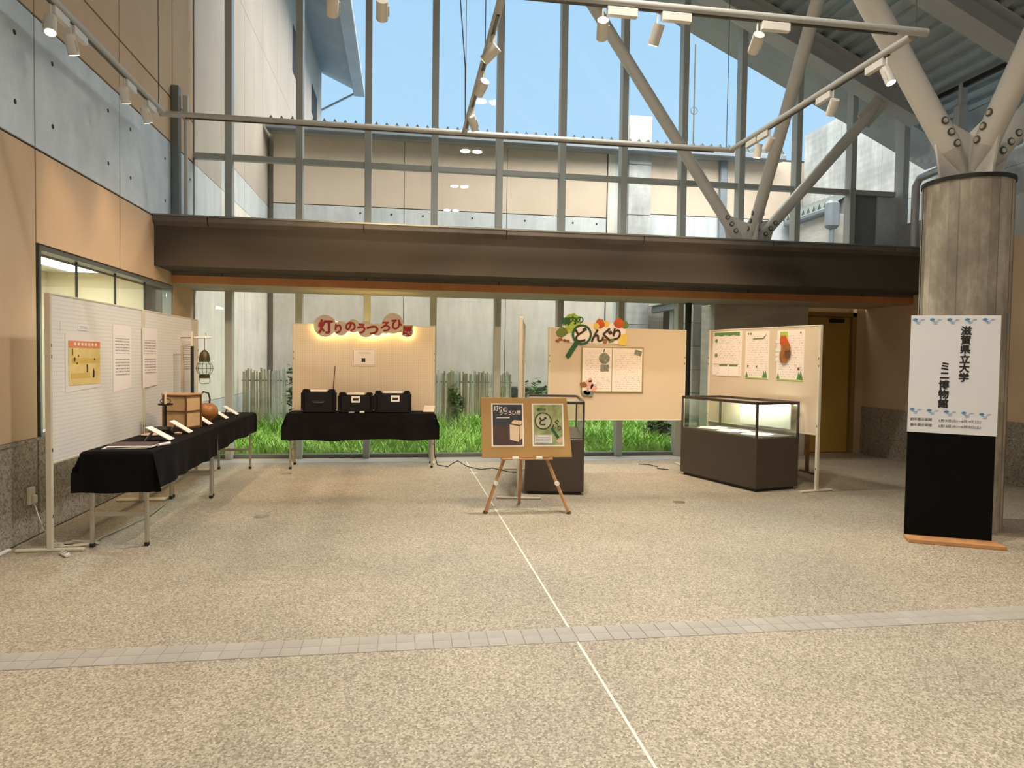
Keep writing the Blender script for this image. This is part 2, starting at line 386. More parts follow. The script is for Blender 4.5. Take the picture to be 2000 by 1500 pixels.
# ---------------- floor
fl = MB().box(-3.0, 7.6, YB - .2, 10.30, -.25, 0).build('floor', 'aggregate'); tag(fl, kind='structure', label='beige exposed-aggregate floor of the hall')
tile0 = None
x = XL + .02
k = 0
while x < XR - .05:
    for r_ in range(2):
        y0 = 3.352 + r_*.094
        nm = 'tile_grey' if (k*7 + r_*3) % 5 else 'tile_grey_b'
        if tile0 is None or nm not in tile0:
            tile0 = tile0 or {}
            tile0[nm] = MB().box(0, .088, 0, .091, 0, .010).build('paving_tile', nm, fl, local=True, bev=.0015)
            t = tile0[nm]; t.matrix_local = wmat(fl).inverted() @ Matrix.Translation((x, y0, -.006))
        else: share(tile0[nm], 'paving_tile', Matrix.Translation((x, y0, -.006)), fl)
    x += .0905; k += 1
MB().box(XL, 6.1, 9.50, 9.845, -.01, .0015).build('window_sheen_strip', 'window_sheen', fl)  # pale bluish strip, paints the window's daylight reflection onto the floor
MB().box(.874, .886, YB, 3.350, -.004, .0012).build('joint_strip', 'joint_line', fl)
MB().box(.874, .886, 3.542, 9.49, -.004, .0012).build('joint_strip', 'joint_line', fl)
# ---------------- left wall
wl = MB()
wl.box(-3.05, XL - .016, YB, 9.90, 0, .752).box(-3.05, XL - .016, YB, 9.90, 2.225, 10.4)
wl.box(-3.05, XL - .016, YB, 5.90, .752, 2.225).box(-3.05, XL - .016, 9.00, 9.90, .752, 2.225)
wl = wl.build('wall_left', 'joint'); tag(wl, 'tall left wall of stucco and concrete panels with thin joints', kind='structure')
YJ = [YB, -3.82, -2.21, -.60, 1.01, 2.62, 4.23, 5.84, 7.45, 9.05, 9.90]
g_ = .009
def wpanel(y0, y1, z0, z1, mat, nm):
    return MB().box(XL - .03, XL, y0 + g_, y1 - g_, z0 + g_, z1 - g_).build(nm, mat, wl, bev=.003)
hole0 = None
for i in range(len(YJ) - 1):
    a, b = YJ[i], YJ[i+1]
    wpanel(a, b, 0.0, .750, 'plinth', 'plinth_panel')
    wpanel(a, b, 2.952, 3.942, 'concrete', 'concrete_panel')
    wpanel(a, b, 3.942, 4.472, 'stucco', 'stucco_panel'); wpanel(a, b, 4.472, 7.2, 'stucco', 'stucco_panel'); wpanel(a, b, 7.2, 10.2, 'stucco', 'stucco_panel')
    if a >= 5.8 and b <= 9.1: wpanel(a, b, 2.235, 2.952, 'stucco', 'stucco_panel')
    else: wpanel(a, b, .750, 2.952, 'stucco', 'stucco_panel')
    for fy in (.17, .83):
        for zz in (3.20, 3.69):
            if b < 4: continue
            mw = Matrix.Translation((XL + .001, a + (b - a)*fy, zz))
            if hole0 is None:
                hole0 = MB().cyl((-.006, 0, 0), (.0005, 0, 0), .019, n=12).build('tie_hole', 'dark_hole', wl, local=True)
                hole0.matrix_local = wmat(wl).inverted() @ mw
            else: share(hole0, 'tie_hole', mw, wl)
MB().box(XL - .02, XL + .012, YB, 9.9, .735, .757).build('plinth_cap', 'plinth', wl)
# window in the left wall and the corridor behind it
w2 = thing('window_2', 'long interior window in the left wall looking into a yellow corridor', None, (XL, 5.9, .75), kind='structure')
for a, b, c, d in ((5.88, 9.02, 2.195, 2.232), (5.88, 9.02, .752, .79)):
    MB().box(XL - .10, XL + .004, a, b, c, d).build('window_frame', 'sill_metal', w2)
for yy, wd_ in ((5.89, .03), (9.0, .04)): MB().box(XL - .10, XL + .004, yy - wd_/2, yy + wd_/2, .79, 2.195).build('window_frame', 'sill_metal', w2)
ys = [5.905, 6.62, 7.45, 8.25, 8.98]
for i in range(4):
    MB().box(XL - .055, XL - .047, ys[i] + .004, ys[i+1] - .004, .79, 2.195).build('pane', 'glass', w2)
    if i: MB().box(XL - .06, XL - .042, ys[i] - .006, ys[i] + .006, .79, 2.195).build('pane_joint', 'black', w2)
wc = MB().box(-4.55, -4.40, 3.6, 10.0, 0, 2.45).build('wall_corridor', 'corridor_wall'); tag(wc, 'yellow corridor wall seen through the left window', kind='structure')
for yy in (5.2, 6.0, 6.8, 7.6, 8.4, 9.2): MB().box(-4.405, -4.398, yy - .006, yy + .006, 0, 2.4).build('panel_joint', 'joint', wc)
MB().box(-4.41, -4.38, 4.0, 9.4, 1.98, 2.02).build('picture_rail', 'corridor_wall', wc)
t = MB().box(-4.55, -3.05, 3.6, 10.0, 2.42, 2.50).build('ceiling_corridor', 'corridor_white'); tag(t, 'white corridor ceiling behind the left window', kind='structure')
t = MB().box(-4.55, -3.05, 3.6, 10.0, -.2, 0).build('floor_corridor', 'aggregate'); tag(t, 'corridor floor behind the left window', kind='structure')
t = MB().box(-4.55, -3.05, 9.60, 9.75, 0, 2.42); t.box(-4.55, -3.05, 3.6, 3.7, 0, 2.42); t = t.build('wall_corridor_end', 'corridor_wall'); tag(t, 'end walls of the corridor', kind='structure')
# ---------------- right wall (lower), rear wall
wr = MB().box(XR, XR + .5, YB, 10.25, 0, 2.95).build('wall_right', 'stucco'); tag(wr, 'warm stucco right wall below the glazing', kind='structure')
yj = YB
while yj < 10.2:
    y1 = min(yj + 1.6, 10.25)
    MB().box(XR - .012, XR + .02, yj + .005, y1 - .005, 0, .745).build('plinth_panel', 'plinth', wr, bev=.003)
    yj += 1.6
t = MB().box(7.56, 7.76, YB, 9.80, 2.95, 3.55).build('wall_right_upper', 'beam_paint', None); tag(t, 'grey upstand below the right-hand clerestory', kind='structure')
t = MB().box(-3.05, 7.8, YB - .2, YB, 0, 10.5).build('wall_rear', 'stucco'); tag(t, 'stucco wall behind the viewer', kind='structure')
# ---------------- concrete ledge
lg = thing('concrete_ledge', 'long dark concrete ledge running across the window wall', None, (2.2, 9.0, 2.36), kind='structure')
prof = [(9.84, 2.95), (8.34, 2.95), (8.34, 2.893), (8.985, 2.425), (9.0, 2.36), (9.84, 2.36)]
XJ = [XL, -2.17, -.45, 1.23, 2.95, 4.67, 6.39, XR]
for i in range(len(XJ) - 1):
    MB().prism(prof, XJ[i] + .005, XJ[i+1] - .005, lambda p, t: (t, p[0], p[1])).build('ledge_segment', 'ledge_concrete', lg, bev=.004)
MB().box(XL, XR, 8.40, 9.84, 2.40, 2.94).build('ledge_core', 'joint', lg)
MB().box(XL, XR, 8.332, 8.42, 2.95, 2.968).build('ledge_cap', 'sill_metal', lg)
t = MB().box(XL, XR, 8.995, 9.03, 2.268, 2.362).build('trim_1', 'orange_trim'); tag(t, 'orange timber trim under the concrete ledge', kind='structure')
t = MB().box(XL, XR, 9.03, 10.02, 2.268, 2.30).build('ceiling_soffit', 'soffit'); tag(t, 'soffit between orange trim and window wall', kind='structure')
# ---------------- window wall
RF = lambda X: 8.43 - .455 * X          # underside of roof beams
DK = lambda X: 8.78 - .455 * X          # underside of deck
w1 = thing('window_1', 'tall glazed wall of steel mullions facing the courtyard', None, (2.0, YW, 0), kind='structure')
MX = [-2.3 + .91*i for i in range(11)]
for X in MX:
    zt = DK(X) - .02
    MB().prism([(X - .045, 2.95), (X + .045, 2.95), (X + .045, zt - .02), (X - .045, zt + .02)], YW, YW + .155, lambda p, t: (p[0], t, p[1])).build('mullion', 'mullion_paint', w1, bev=.004)
    if X < 4.2: MB().box(X - .045, X + .045, YW, YW + .155, 0, 2.27).build('mullion', 'mullion_paint', w1, bev=.004)
ex = [XL] + MX + [7.60]
for i in range(len(ex) - 1):
    a = ex[i] + (.045 if i else 0); b = ex[i+1] - .045
    MB().box(a, b, YW + .045, YW + .135, 4.01, 4.085).build('transom', 'mullion_paint', w1, bev=.004)
    MB().prism([(a, 4.085), (b, 4.085), (b, DK(b) - .02), (a, DK(a) - .02)], YW + .140, YW + .148, lambda p, t: (p[0], t, p[1])).build('pane', 'glass', w1)
    if i < len(ex) - 2: MB().box(a, b, YW + .140, YW + .148, 2.95, 4.01).build('pane', 'glass', w1)
    else:
        MB().box(a, a + .46, YW + .12, YW + .15, 2.95, 4.01).build('spandrel_panel', 'spandrel', w1, bev=.004)
        MB().box(a + .43, 7.66, YW + .08, YW + .12, 2.95, 4.01).build('spandrel_panel', 'concrete', w1, bev=.004)
lx = [XL] + [X for X in MX if X < 4.2] + [4.60]
for i in range(len(lx) - 1):
    a = lx[i] + (.045 if i else 0); b = lx[i+1] - (.045 if i < len(lx) - 2 else 0)
    MB().box(a, b, YW + .145, YW + .153, .05, 2.268).build('pane', 'glass', w1)
    MB().box(a, b, YW + .10, YW + .20, 0, .05).build('sill', 'sill_metal', w1, bev=.004)
MB().box(7.60, 7.70, YW - .05, YW + .155, 2.95, DK(7.65)).build('corner_post', 'beam_paint', w1, bev=.005)
# ---------------- right clerestory
w3 = thing('window_3', 'dark clerestory window along the right side under the roof', None, (7.65, 6, 3.55), kind='structure')
ry = [YB, -2.5, .5, 3.4, 5.3, 7.02, 8.74, YW]
for i in range(len(ry) - 1):
    MB().box(7.64, 7.648, ry[i] + .05, ry[i+1] - .05, 3.55, 5.28).build('pane', 'glass', w3)
    if i: MB().box(7.56, 7.70, ry[i] - .055, ry[i] + .055, 3.55, 5.0).build('mullion', 'beam_paint', w3, bev=.004); MB().box(7.60, 7.70, ry[i] - .03, ry[i] + .03, 5.0, 5.32).build('mullion_head', 'beam_paint', w3, bev=.004)
MB().box(7.62, 7.67, YB, YW, 5.25, 5.31).build('head_frame', 'black', w3)
# ---------------- pier, door
t = MB().box(4.59, 6.10, YW - .02, 10.30, 0, 2.268).build('wall_pier', 'board_concrete', bev=.006); tag(t, 'board-marked concrete pier under the ledge', kind='structure')
d1 = thing('door_1', 'yellow painted door in the dark recess beside the pier', None, (6.7, 10.10, 0), kind='structure')
MB().box(6.16, 6.99, 10.10, 10.145, .01, 2.14).build('door_leaf', 'door_paint', d1, bev=.004)
MB().box(6.10, 6.155, 10.04, 10.15, 0, 2.21).build('door_frame', 'door_frame', d1); MB().box(6.995, 7.06, 10.04, 10.15, 0, 2.21).build('door_frame', 'door_frame', d1)
MB().box(6.10, 7.06, 10.04, 10.15, 2.145, 2.21).build('door_frame', 'door_frame', d1)
MB().cyl((6.25, 10.05, 1.0), (6.25, 10.10, 1.0), .012).cyl((6.25, 10.05, 1.0), (6.36, 10.05, 1.0), .010).build('door_handle', 'steel', d1, smooth=True)
MB().box(6.62, 6.86, 10.05, 10.10, 2.05, 2.11).build('door_closer', 'iron', d1, bev=.006)
t = MB().box(6.10, 7.21, 10.15, 10.30, 0, 2.30).box(7.06, 7.2, 10.05, 10.15, 0, 2.27).build('wall_recess', 'stucco'); tag(t, 'stucco wall around the yellow door', kind='structure')
# ---------------- roof: ribbed deck, beams, overhang
sl = math.atan(.455); cs, sn = math.cos(sl), math.sin(sl)
def roofpt(s_, h): return (-3.0 + s_*cs - 0 + h*sn, 8.78 + .455*3.0 - s_*sn + h*cs)      # distance along the slope, height above deck plane
cl = MB()
pts = []; s_ = 0.0
while s_ < 12.2:
    pts += [(s_, 0), (s_ + .085, 0), (s_ + .105, .055), (s_ + .185, .055)]; s_ += .205
up = [roofpt(*p) for p in pts]
n = len(up)
cl.add([(p[0], YB, p[1]) for p in up] + [(p[0], 10.02, p[1]) for p in up], [(i, i+1, n+i+1, n+i) for i in range(n-1)])
top = [roofpt(0, .10), roofpt(12.2, .10)]
cl.add([(top[0][0], YB, top[0][1]), (top[1][0], YB, top[1][1]), (top[1][0], 10.02, top[1][1]), (top[0][0], 10.02, top[0][1])], [(0, 1, 2, 3)])
cl = cl.build('ceiling', 'deck'); tag(cl, 'sloping ribbed metal roof deck above the hall', kind='structure')
for yb in (9.5, 7.5, 5.5, 3.5, 1.5, -.5, -2.5, -4.5):
    b = MB()
    def slab(y0, y1, h0, h1, b=b):
        q = [roofpt(.25, h0), roofpt(11.75, h0), roofpt(11.75, h1), roofpt(.25, h1)]
        b.prism(q, y0, y1, lambda p, t: (p[0], t, p[1]))
    slab(yb - .15, yb + .15, -.320, -.302); slab(yb - .01, yb + .01, -.302, -.018); slab(yb - .15, yb + .15, -.018, -.002)
    b.build('roof_beam', 'beam_paint', cl, bev=.002)
q = [roofpt(0, -.02), roofpt(13.0, -.02), roofpt(13.0, .16), roofpt(0, .16)]
MB().prism(q, 10.02, 10.86, lambda p, t: (p[0], t, p[1])).build('roof_overhang', 'eave_grey', cl)
q = [roofpt(12.2, .0), roofpt(13.0, 0), roofpt(13.0, .16), roofpt(12.2, .16)]
MB().prism(q, YB, 10.02, lambda p, t: (p[0], t, p[1])).build('roof_overhang', 'eave_grey', cl)
# ---------------- round concrete column with board marks
CX, CY, CR = 4.865, 5.467, .3425
NB = 28
co_ = MB(); tones = []
for k in range(NB):
    rr = CR + random.uniform(-.004, .003); tn = random.uniform(.62, 1.2)
    for j in range(3):
        a0 = 2*PI*(k + j/3)/NB; a1 = 2*PI*(k + (j+1)/3)/NB
        p = [(CX + rr*math.cos(a), CY + rr*math.sin(a)) for a in (a0, a1)]
        co_.add([(p[0][0], p[0][1], 0), (p[1][0], p[1][1], 0), (p[1][0], p[1][1], 2.98), (p[0][0], p[0][1], 2.98)], [(0, 1, 2, 3)]); tones.append(tn)
co_.add([(CX + .33*math.cos(2*PI*k/NB), CY + .33*math.sin(2*PI*k/NB), 2.975) for k in range(NB)], [tuple(range(NB))]); tones.append(.9)
co = co_.build('concrete_column', 'column_concrete'); tag(co, 'thick round concrete column with vertical board marks behind the white sign', kind='structure')
at_ = co.data.attributes.new('tone', 'FLOAT_COLOR', 'FACE')
for i, tn in enumerate(tones[:len(at_.data)]): at_.data[i].color = (tn, tn, tn, 1)
MB().cyl((CX, CY, 2.972), (CX, CY, 3.005), CR + .012, n=48).build('cap_ring', 'black', co, smooth=True)
# ---------------- steel strut trees
def tree(base, arms, label, pr_):
    t = thing('strut_tree', label, 'roof strut', base, 0, 'branching steel roof struts')
    B = Vector(base)
    MB().cyl(B, B + Vector((0, 0, .03)), pr_*2.0, n=24).build('base_plate', 'strut_paint', t, smooth=True)
    for tgt in arms:
        T = Vector(tgt); d = (T - B).normalized(); h = Vector((d.x, d.y, 0)).normalized()
        side = Vector((-h.y, h.x, 0))
        s0 = B + d*.16
        MB().cyl(B + d*.10, B + d*.34, pr_*.30, pr_, 20).cyl(B + d*.34, T - d*.30, pr_, pr_, 24).cyl(T - d*.30, T - d*.04, pr_, pr_*.35, 20).build('strut', 'strut_paint', t, smooth=True)
        # gusset fin in the vertical plane of the arm
        p = [B + h*.02, B + h*.34*abs(d.dot(h)) + h*.08, B + d*.62 + h*.02, B + d*.62 - h*.06 + Vector((0, 0, .02)), B + Vector((0, 0, .42))]
        g = MB(); n_ = len(p)
        g.add([q + side*.011 for q in p] + [q - side*.011 for q in p], [tuple(range(n_)), tuple(range(2*n_-1, n_-1, -1))] + [(i, (i+1) % n_, n_+(i+1) % n_, n_+i) for i in range(n_)])
        g.build('gusset_plate', 'strut_paint', t)
        for q in (.36, .47, .58):
            c = B + d*q
            for sg in (1, -1):
                bb = MB().cyl(c + side*sg*(pr_*.80), c + side*sg*(pr_ + .004), .034, n=14).build('bolt_pocket', 'bolt_ring', t)
                MB().cyl(c + side*sg*(pr_ + .002), c + side*sg*(pr_ + .012), .021, n=8).build('bolt', 'bolt', bb)
        ee = T - d*.16
        MB().bar(T - d*.42, T + d*.05, .24, .022, up=side).build('end_plate', 'strut_paint', t)
        for q in (.14, .23, .32):
            c = T - d*q
            for sg in (1, -1): MB().cyl(c + side*sg*.010, c + side*sg*.024, .026, n=6).build('bolt', 'bolt_ring', t)
    return t
tree((CX, CY, 3.005), [(1.78, 5.50, 7.58), (6.95, 5.50, 5.25), (4.87, 3.50, 6.18), (4.87, 7.50, 6.18)], 'cream steel strut tree on top of the round concrete column', .100)
tree((4.84, 9.38, 2.965), [(1.50, 9.46, 7.72), (6.92, 9.46, 5.26), (4.83, 7.50, 6.20)], 'grey-white steel strut tree standing on the concrete ledge', .080)
# ---------------- pipes on the ledge
t = MB().tube([(7.42, 9.30, 2.97), (7.42, 9.30, 4.02), (7.43, 9.24, 4.12), (7.46, 9.0, 4.15), (7.46, 7.6, 4.18)], .055, 12).build('drain_pipe', 'pipe_grey', smooth=True); tag(t, 'grey drain pipe standing on the ledge beside the column', 'pipe')
MB().cyl((7.42, 9.30, 2.955), (7.42, 9.30, 3.0), .09).build('pipe_flange', 'pipe_grey', t)
t = MB()
for i in range(9): t.add([(7.08 + .05*math.cos(i*2.1)*(1+i % 3*.4), 8.95 + .04*math.sin(i*2.1), 2.972 + (i % 3)*.02) for i in (i, i+3, i+6, i+1)], [(0, 1, 2), (0, 2, 3), (1, 3, 2), (0, 3, 1)])
t = t.build('crumpled_plastic', 'white_plastic'); tag(t, 'crumpled white plastic lying on the ledge by the drain pipe', 'plastic')
t = MB().box(-2.748, -2.66, 8.98, 9.08, 2.968, 4.62).build('wall_channel', 'sill_metal', bev=.006); tag(t, 'dark vertical metal channel on the left wall above the ledge', 'channel')
t = MB().cyl((-2.62, 9.13, 2.968), (-2.62, 9.13, 4.52), .022).build('conduit', 'steel_white', smooth=True); tag(t, 'thin white conduit pipe beside the dark wall channel', 'pipe')
MB().box(-2.65, -2.59, 9.10, 9.16, 4.25, 4.55).build('junction_box', 'steel_white', t, bev=.008)
t = MB().cyl((4.165, 9.80, 0), (4.165, 9.80, 2.268), .045, n=16).build('downpipe', 'black', smooth=True); tag(t, 'black vertical pipe beside the last lower mullion', 'pipe')

# ================================================================== OUTSIDE
gr = MB()
nx, ny = 30, 16
gx0, gx1, gy0, gy1 = -3.0, 9.5, 10.05, 15.4
def gz(x, y): return -.10 + .04*math.sin(x*1.3) * math.sin(y*1.7) + .03*max(0, y - 11)
gr.add([(gx0 + (gx1-gx0)*i/nx, gy0 + (gy1-gy0)*j/ny, gz(gx0 + (gx1-gx0)*i/nx, gy0 + (gy1-gy0)*j/ny)) for j in range(ny+1) for i in range(nx+1)],
       [(j*(nx+1)+i, j*(nx+1)+i+1, (j+1)*(nx+1)+i+1, (j+1)*(nx+1)+i) for j in range(ny) for i in range(nx)])
gr = gr.build('ground', 'earth', smooth=True); tag(gr, 'courtyard soil under the grass outside the window', kind='structure')
b = MB()
rnd = random.Random(3)
for k in range(21000):
    x = rnd.uniform(-2.7, 4.45); y = 10.22 + (rnd.random()**1.3)*2.6
    h = rnd.uniform(.14, .42) * (1.1 + .25*math.sin(x*2.1 + y*3)) * min(1.15, .55 + (y - 10.2)*.7)
    a = rnd.uniform(0, 2*PI); w = rnd.uniform(.007, .015); ln = rnd.uniform(.25, .8)*h
    z = gz(x, y) - .01
    dx, dy = math.cos(a), math.sin(a)
    b.add([(x - dy*w, y + dx*w, z), (x + dy*w, y - dx*w, z), (x + dx*ln*.35 + dy*w*.8, y + dy*ln*.35 - dx*w*.8, z + h*.62), (x + dx*ln*.35 - dy*w*.8, y + dy*ln*.35 + dx*w*.8, z + h*.62), (x + dx*ln, y + dy*ln, z + h*.92)],
          [(0, 1, 2, 3), (3, 2, 4)])
t = b.build('lawn_grass', 'grass'); tag(t, 'bright green unmown grass in the courtyard', 'grass', kind='stuff')
# left wing of the building, continuing the left wall outside
lw = thing('building_wing', 'pale stucco building wing running back on the left outside the glass', 'building', (-3.0, 17.0, -.2))
MB().box(-3.6, XL - .016, 9.92, 24.6, -.2, 10.85).build('wing_core', 'joint', lw)
yo = [9.95, 11.35, 12.95, 14.55, 16.15, 17.75, 19.35, 20.95, 22.55, 24.6]
for i in range(len(yo) - 1):
    a, b_ = yo[i], yo[i+1]
    band = (2.95, 3.945) if i == 0 else (3.945, 4.475)
    for z0, z1, mt in ((-.2, .745, 'concrete_soft'), (.745, band[0], 'stucco_out_grey_lifted'), (band[0], band[1], 'concrete_soft'), (band[1], 7.4, 'stucco_wing'), (7.4, 10.82, 'stucco_wing')):
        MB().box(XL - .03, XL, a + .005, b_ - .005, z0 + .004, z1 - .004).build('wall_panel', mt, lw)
for a, b_, z0, z1 in ((18.30, 18.95, 8.5, 9.65), (22.0, 23.3, 8.75, 9.6)):
    MB().box(XL - .005, XL + .012, a, b_, z0, z1).build('window_slot', 'dark_hole', lw)
ev = [(-2.75, 10.98), (-1.60, 10.47), (-1.34, 10.36), (-1.34, 10.52), (-1.60, 10.68), (-2.75, 11.15)]
MB().prism(ev, 9.92, 24.75, lambda p, t: (p[0], t, p[1])).build('eave', 'eave_grey', lw)
MB().box(-1.70, -1.33, 9.92, 24.75, 10.28, 10.40).build('gutter', 'eave_grey', lw, bev=.02)
MB().bar((-1.62, 24.6, 10.35), (-2.75, 24.6, 9.70), .06, .06).build('eave_brace', 'pipe_grey', lw)
MB().box(-3.6, XL, 9.92, 24.6, 10.85, 11.2).build('wing_roof', 'eave_grey', lw)
# low building facing the window
lb = thing('courtyard_building', 'low stucco building with corrugated roof facing across the courtyard', 'building', (3.0, 15.2, -.2))
MB().box(-2.63, 10.5, 15.02, 20.0, -.2, 6.05).build('building_core', 'joint', lb)
xo = [-2.63, .02, 2.2, 4.42]
for i in range(3):
    MB().box(xo[i] + .006, xo[i+1] - .006, 15.0, 15.03, -.2, 3.90).build('wall_panel', 'stucco_out_grey_lifted', lb)
    MB().box(xo[i] + .006, xo[i+1] - .006, 15.0, 15.03, 3.91, 4.525).build('wall_panel', 'concrete_soft', lb)
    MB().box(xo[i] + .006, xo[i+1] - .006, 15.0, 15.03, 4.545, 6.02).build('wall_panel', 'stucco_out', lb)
    for fx in (.18, .42, .66, .9):
        for zz in (4.05, 4.40):
            if rnd.random() < .8: MB().cyl((xo[i] + (xo[i+1]-xo[i])*fx, 14.993, zz), (xo[i] + (xo[i+1]-xo[i])*fx, 15.002, zz), .020, n=10).build('tie_hole', 'dark_hole', lb)
MB().box(-2.75, -2.64, 15.25, 15.5, -.2, 6.0).build('recess_jamb', 'stucco_out_grey_lifted', lb)
MB().box(4.44, 4.60, 14.98, 15.03, -.2, 6.0).build('wall_return', 'stucco_out_grey_lifted', lb)
MB().box(4.60, 4.86, 15.0, 15.04, -.2, 6.0).build('wall_panel', 'concrete_soft', lb)
for z0, z1 in ((-.2, 1.0), (1.01, 2.2), (2.21, 3.4), (3.41, 4.6), (4.61, 5.7), (5.71, 6.76)):
    MB().box(4.87, 5.38, 14.86, 15.4, z0, z1).build('pier_lift', 'rough_concrete', lb, bev=.006)
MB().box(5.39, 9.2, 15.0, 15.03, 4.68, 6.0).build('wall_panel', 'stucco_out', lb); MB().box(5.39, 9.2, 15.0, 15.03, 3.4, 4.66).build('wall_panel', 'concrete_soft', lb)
MB().box(5.39, 9.2, 15.0, 15.03, -.2, 3.39).build('wall_panel', 'board_concrete', lb)
MB().box(7.02, 7.20, 14.92, 15.0, -.2, 6.0).build('downpipe', 'gutter_blue', lb, bev=.02)
MB().box(-2.70, 8.4, 14.55, 14.75, 5.90, 6.03).build('gutter', 'gutter_blue', lb, bev=.02)
cr = MB(); pitch = .205; x = -2.70; pts = []
while x < 8.3:
    pts += [(x, 0), (x + .03, .012), (x + pitch*.5, .135), (x + pitch - .03, .012)]; x += pitch
n = len(pts)
cr.add([(p[0], 14.56, 6.03 + p[1]) for p in pts] + [(p[0], 19.5, 5.95 + p[1]) for p in pts], [(i, i+1, n+i+1, n+i) for i in range(n-1)])
cr.add([(p[0], 14.57, 6.03 + p[1]) for p in pts] + [(p[0], 14.57, 6.0) for p in pts], [(i, i+1, n+i+1, n+i) for i in range(n-1)])
cr.build('corrugated_roof', 'corr_roof', lb)
MB().box(-2.70, 8.4, 14.76, 15.02, 5.93, 6.0).build('eave_soffit', 'eave_grey', lb)
mb_ = MB().cyl((7.25, 17.0, 5.9), (7.25, 17.0, 9.4), .018, n=8)
t = mb_.build('antenna_mast', 'wire_dark'); tag(t, 'thin antenna mast rising behind the corrugated roof', 'antenna')
MB().tube([(7.25 + .09*math.cos(a), 17.0, 7.75 + .09*math.sin(a)) for a in [2*PI*i/14 for i in range(15)]], .008, 6).build('antenna_loop', 'wire_dark', t)
# annex on the right
an = thing('annex', 'rough concrete annex with a small guttered roof on the right outside', 'building', (9.5, 13, -.2))
for y0, y1 in ((2.0, 6.0), (6.0, 10.8), (10.8, 12.2), (12.2, 13.5), (13.5, 14.85)):
    for z0, z1 in ((-.2, 2.2), (2.2, 4.4), (4.4, 6.57)):
        MB().box(9.0, 9.5, y0 + .004, y1 - .004, z0 + .004, z1 - .004).build('concrete_lift', 'rough_concrete', an)
MB().box(8.55, 8.78, 13.3, 14.9, 4.50, 4.62).build('gutter', 'gutter_blue', an, bev=.03)
cr = MB(); pts = []; y = 13.3
while y < 14.9:
    pts += [(y, 0), (y + .03, .01), (y + .10, .13), (y + .17, .01)]; y += .20
n = len(pts)
cr.add([(8.62, p[0], 4.62 + p[1]) for p in pts] + [(9.0, p[0], 4.86 + p[1]) for p in pts], [(i, i+1, n+i+1, n+i) for i in range(n-1)])
cr.add([(8.63, p[0], 4.62 + p[1]) for p in pts] + [(8.63, p[0], 4.60) for p in pts], [(i, i+1, n+i+1, n+i) for i in range(n-1)])
cr.build('corrugated_roof', 'corr_roof', an)
MB().box(8.72, 8.98, 13.3, 14.9, -.2, 4.5).build('lower_wall', 'board_concrete', an)
MB().box(8.50, 8.76, 13.05, 13.29, 4.15, 4.72).build('rain_hopper', 'gutter_blue', an, bev=.06)
MB().cyl((8.63, 13.17, -.2), (8.63, 13.17, 4.2), .05).build('downpipe', 'gutter_blue', an, smooth=True)
# lean-to seen through the lower panes
le = thing('lean_to_shed', 'dark lean-to with a pale roof edge behind the magnifying-glass board', 'shed', (6.2, 14.0, -.2))
MB().box(5.45, 8.6, 13.4, 14.80, 2.68, 2.78).build('shed_roof', 'gutter_blue', le); MB().box(5.36, 5.46, 13.3, 14.80, 2.60, 2.72).build('roof_edge', 'white_paint', le, bev=.01)
MB().box(5.42, 5.50, 13.3, 14.80, 2.45, 2.60).build('gutter', 'gutter_blue', le, bev=.02)
MB().box(5.7, 5.8, 13.3, 14.80, -.2, 2.5).build('shed_wall', 'far_dark', le); MB().box(5.62, 5.72, 14.0, 14.22, -.2, 2.5).build('post', 'concrete_soft', le)
MB().cyl((5.52, 13.62, -.2), (5.52, 13.62, 2.5), .035).build('downpipe', 'gutter_blue', le, smooth=True)
bl = thing('outer_pier', 'rough grey concrete pier just outside the glass beside the black pipe', 'pier', (5.4, 10.7, -.2))
for i in range(7):
    MB().box(4.52, 6.3, 10.45 + (i % 2)*.004, 10.9, -.2 + i*.37, .165 + i*.37).build('concrete_course', 'rough_concrete', bl, bev=.008)
# bamboo fences
def fence(x0, x1, y, label, sx, pale, seed):
    rr = random.Random(seed); base = gz((x0+x1)/2, y)
    t = thing('bamboo_fence', label, 'fence', ((x0+x1)/2, y, base), 0, 'bamboo picket fences in the courtyard')
    x = x0
    while x < x1:
        tp = 1.17 + rr.uniform(-.05, .03); r_ = rr.uniform(.014, .021); lean = rr.uniform(-.012, .012); yy = y + rr.uniform(-.012, .012)
        MB().cyl((x, yy, base - .05), (x + lean, yy, tp), r_, r_*.9, 7).build('picket', 'bamboo_pale' if pale(x) else 'bamboo', t, smooth=True)
        x += sx*rr.uniform(.85, 1.2)
    for z in (.98, .42): MB().cyl((x0 - .03, y + .03, z), (x1 + .03, y + .03, z), .012, n=7).build('rail', 'wire_dark' if z > .9 else 'bamboo', t, smooth=True)
    return t
fence(-2.66, -1.97, 12.45, 'grey-brown bamboo picket fence at the foot of the left wing', .040, lambda x: x > -2.25, 1)
fence(.45, 1.95, 12.50, 'weathered bamboo picket fence behind the easel', .037, lambda x: int(x*13) % 4 == 0, 2)
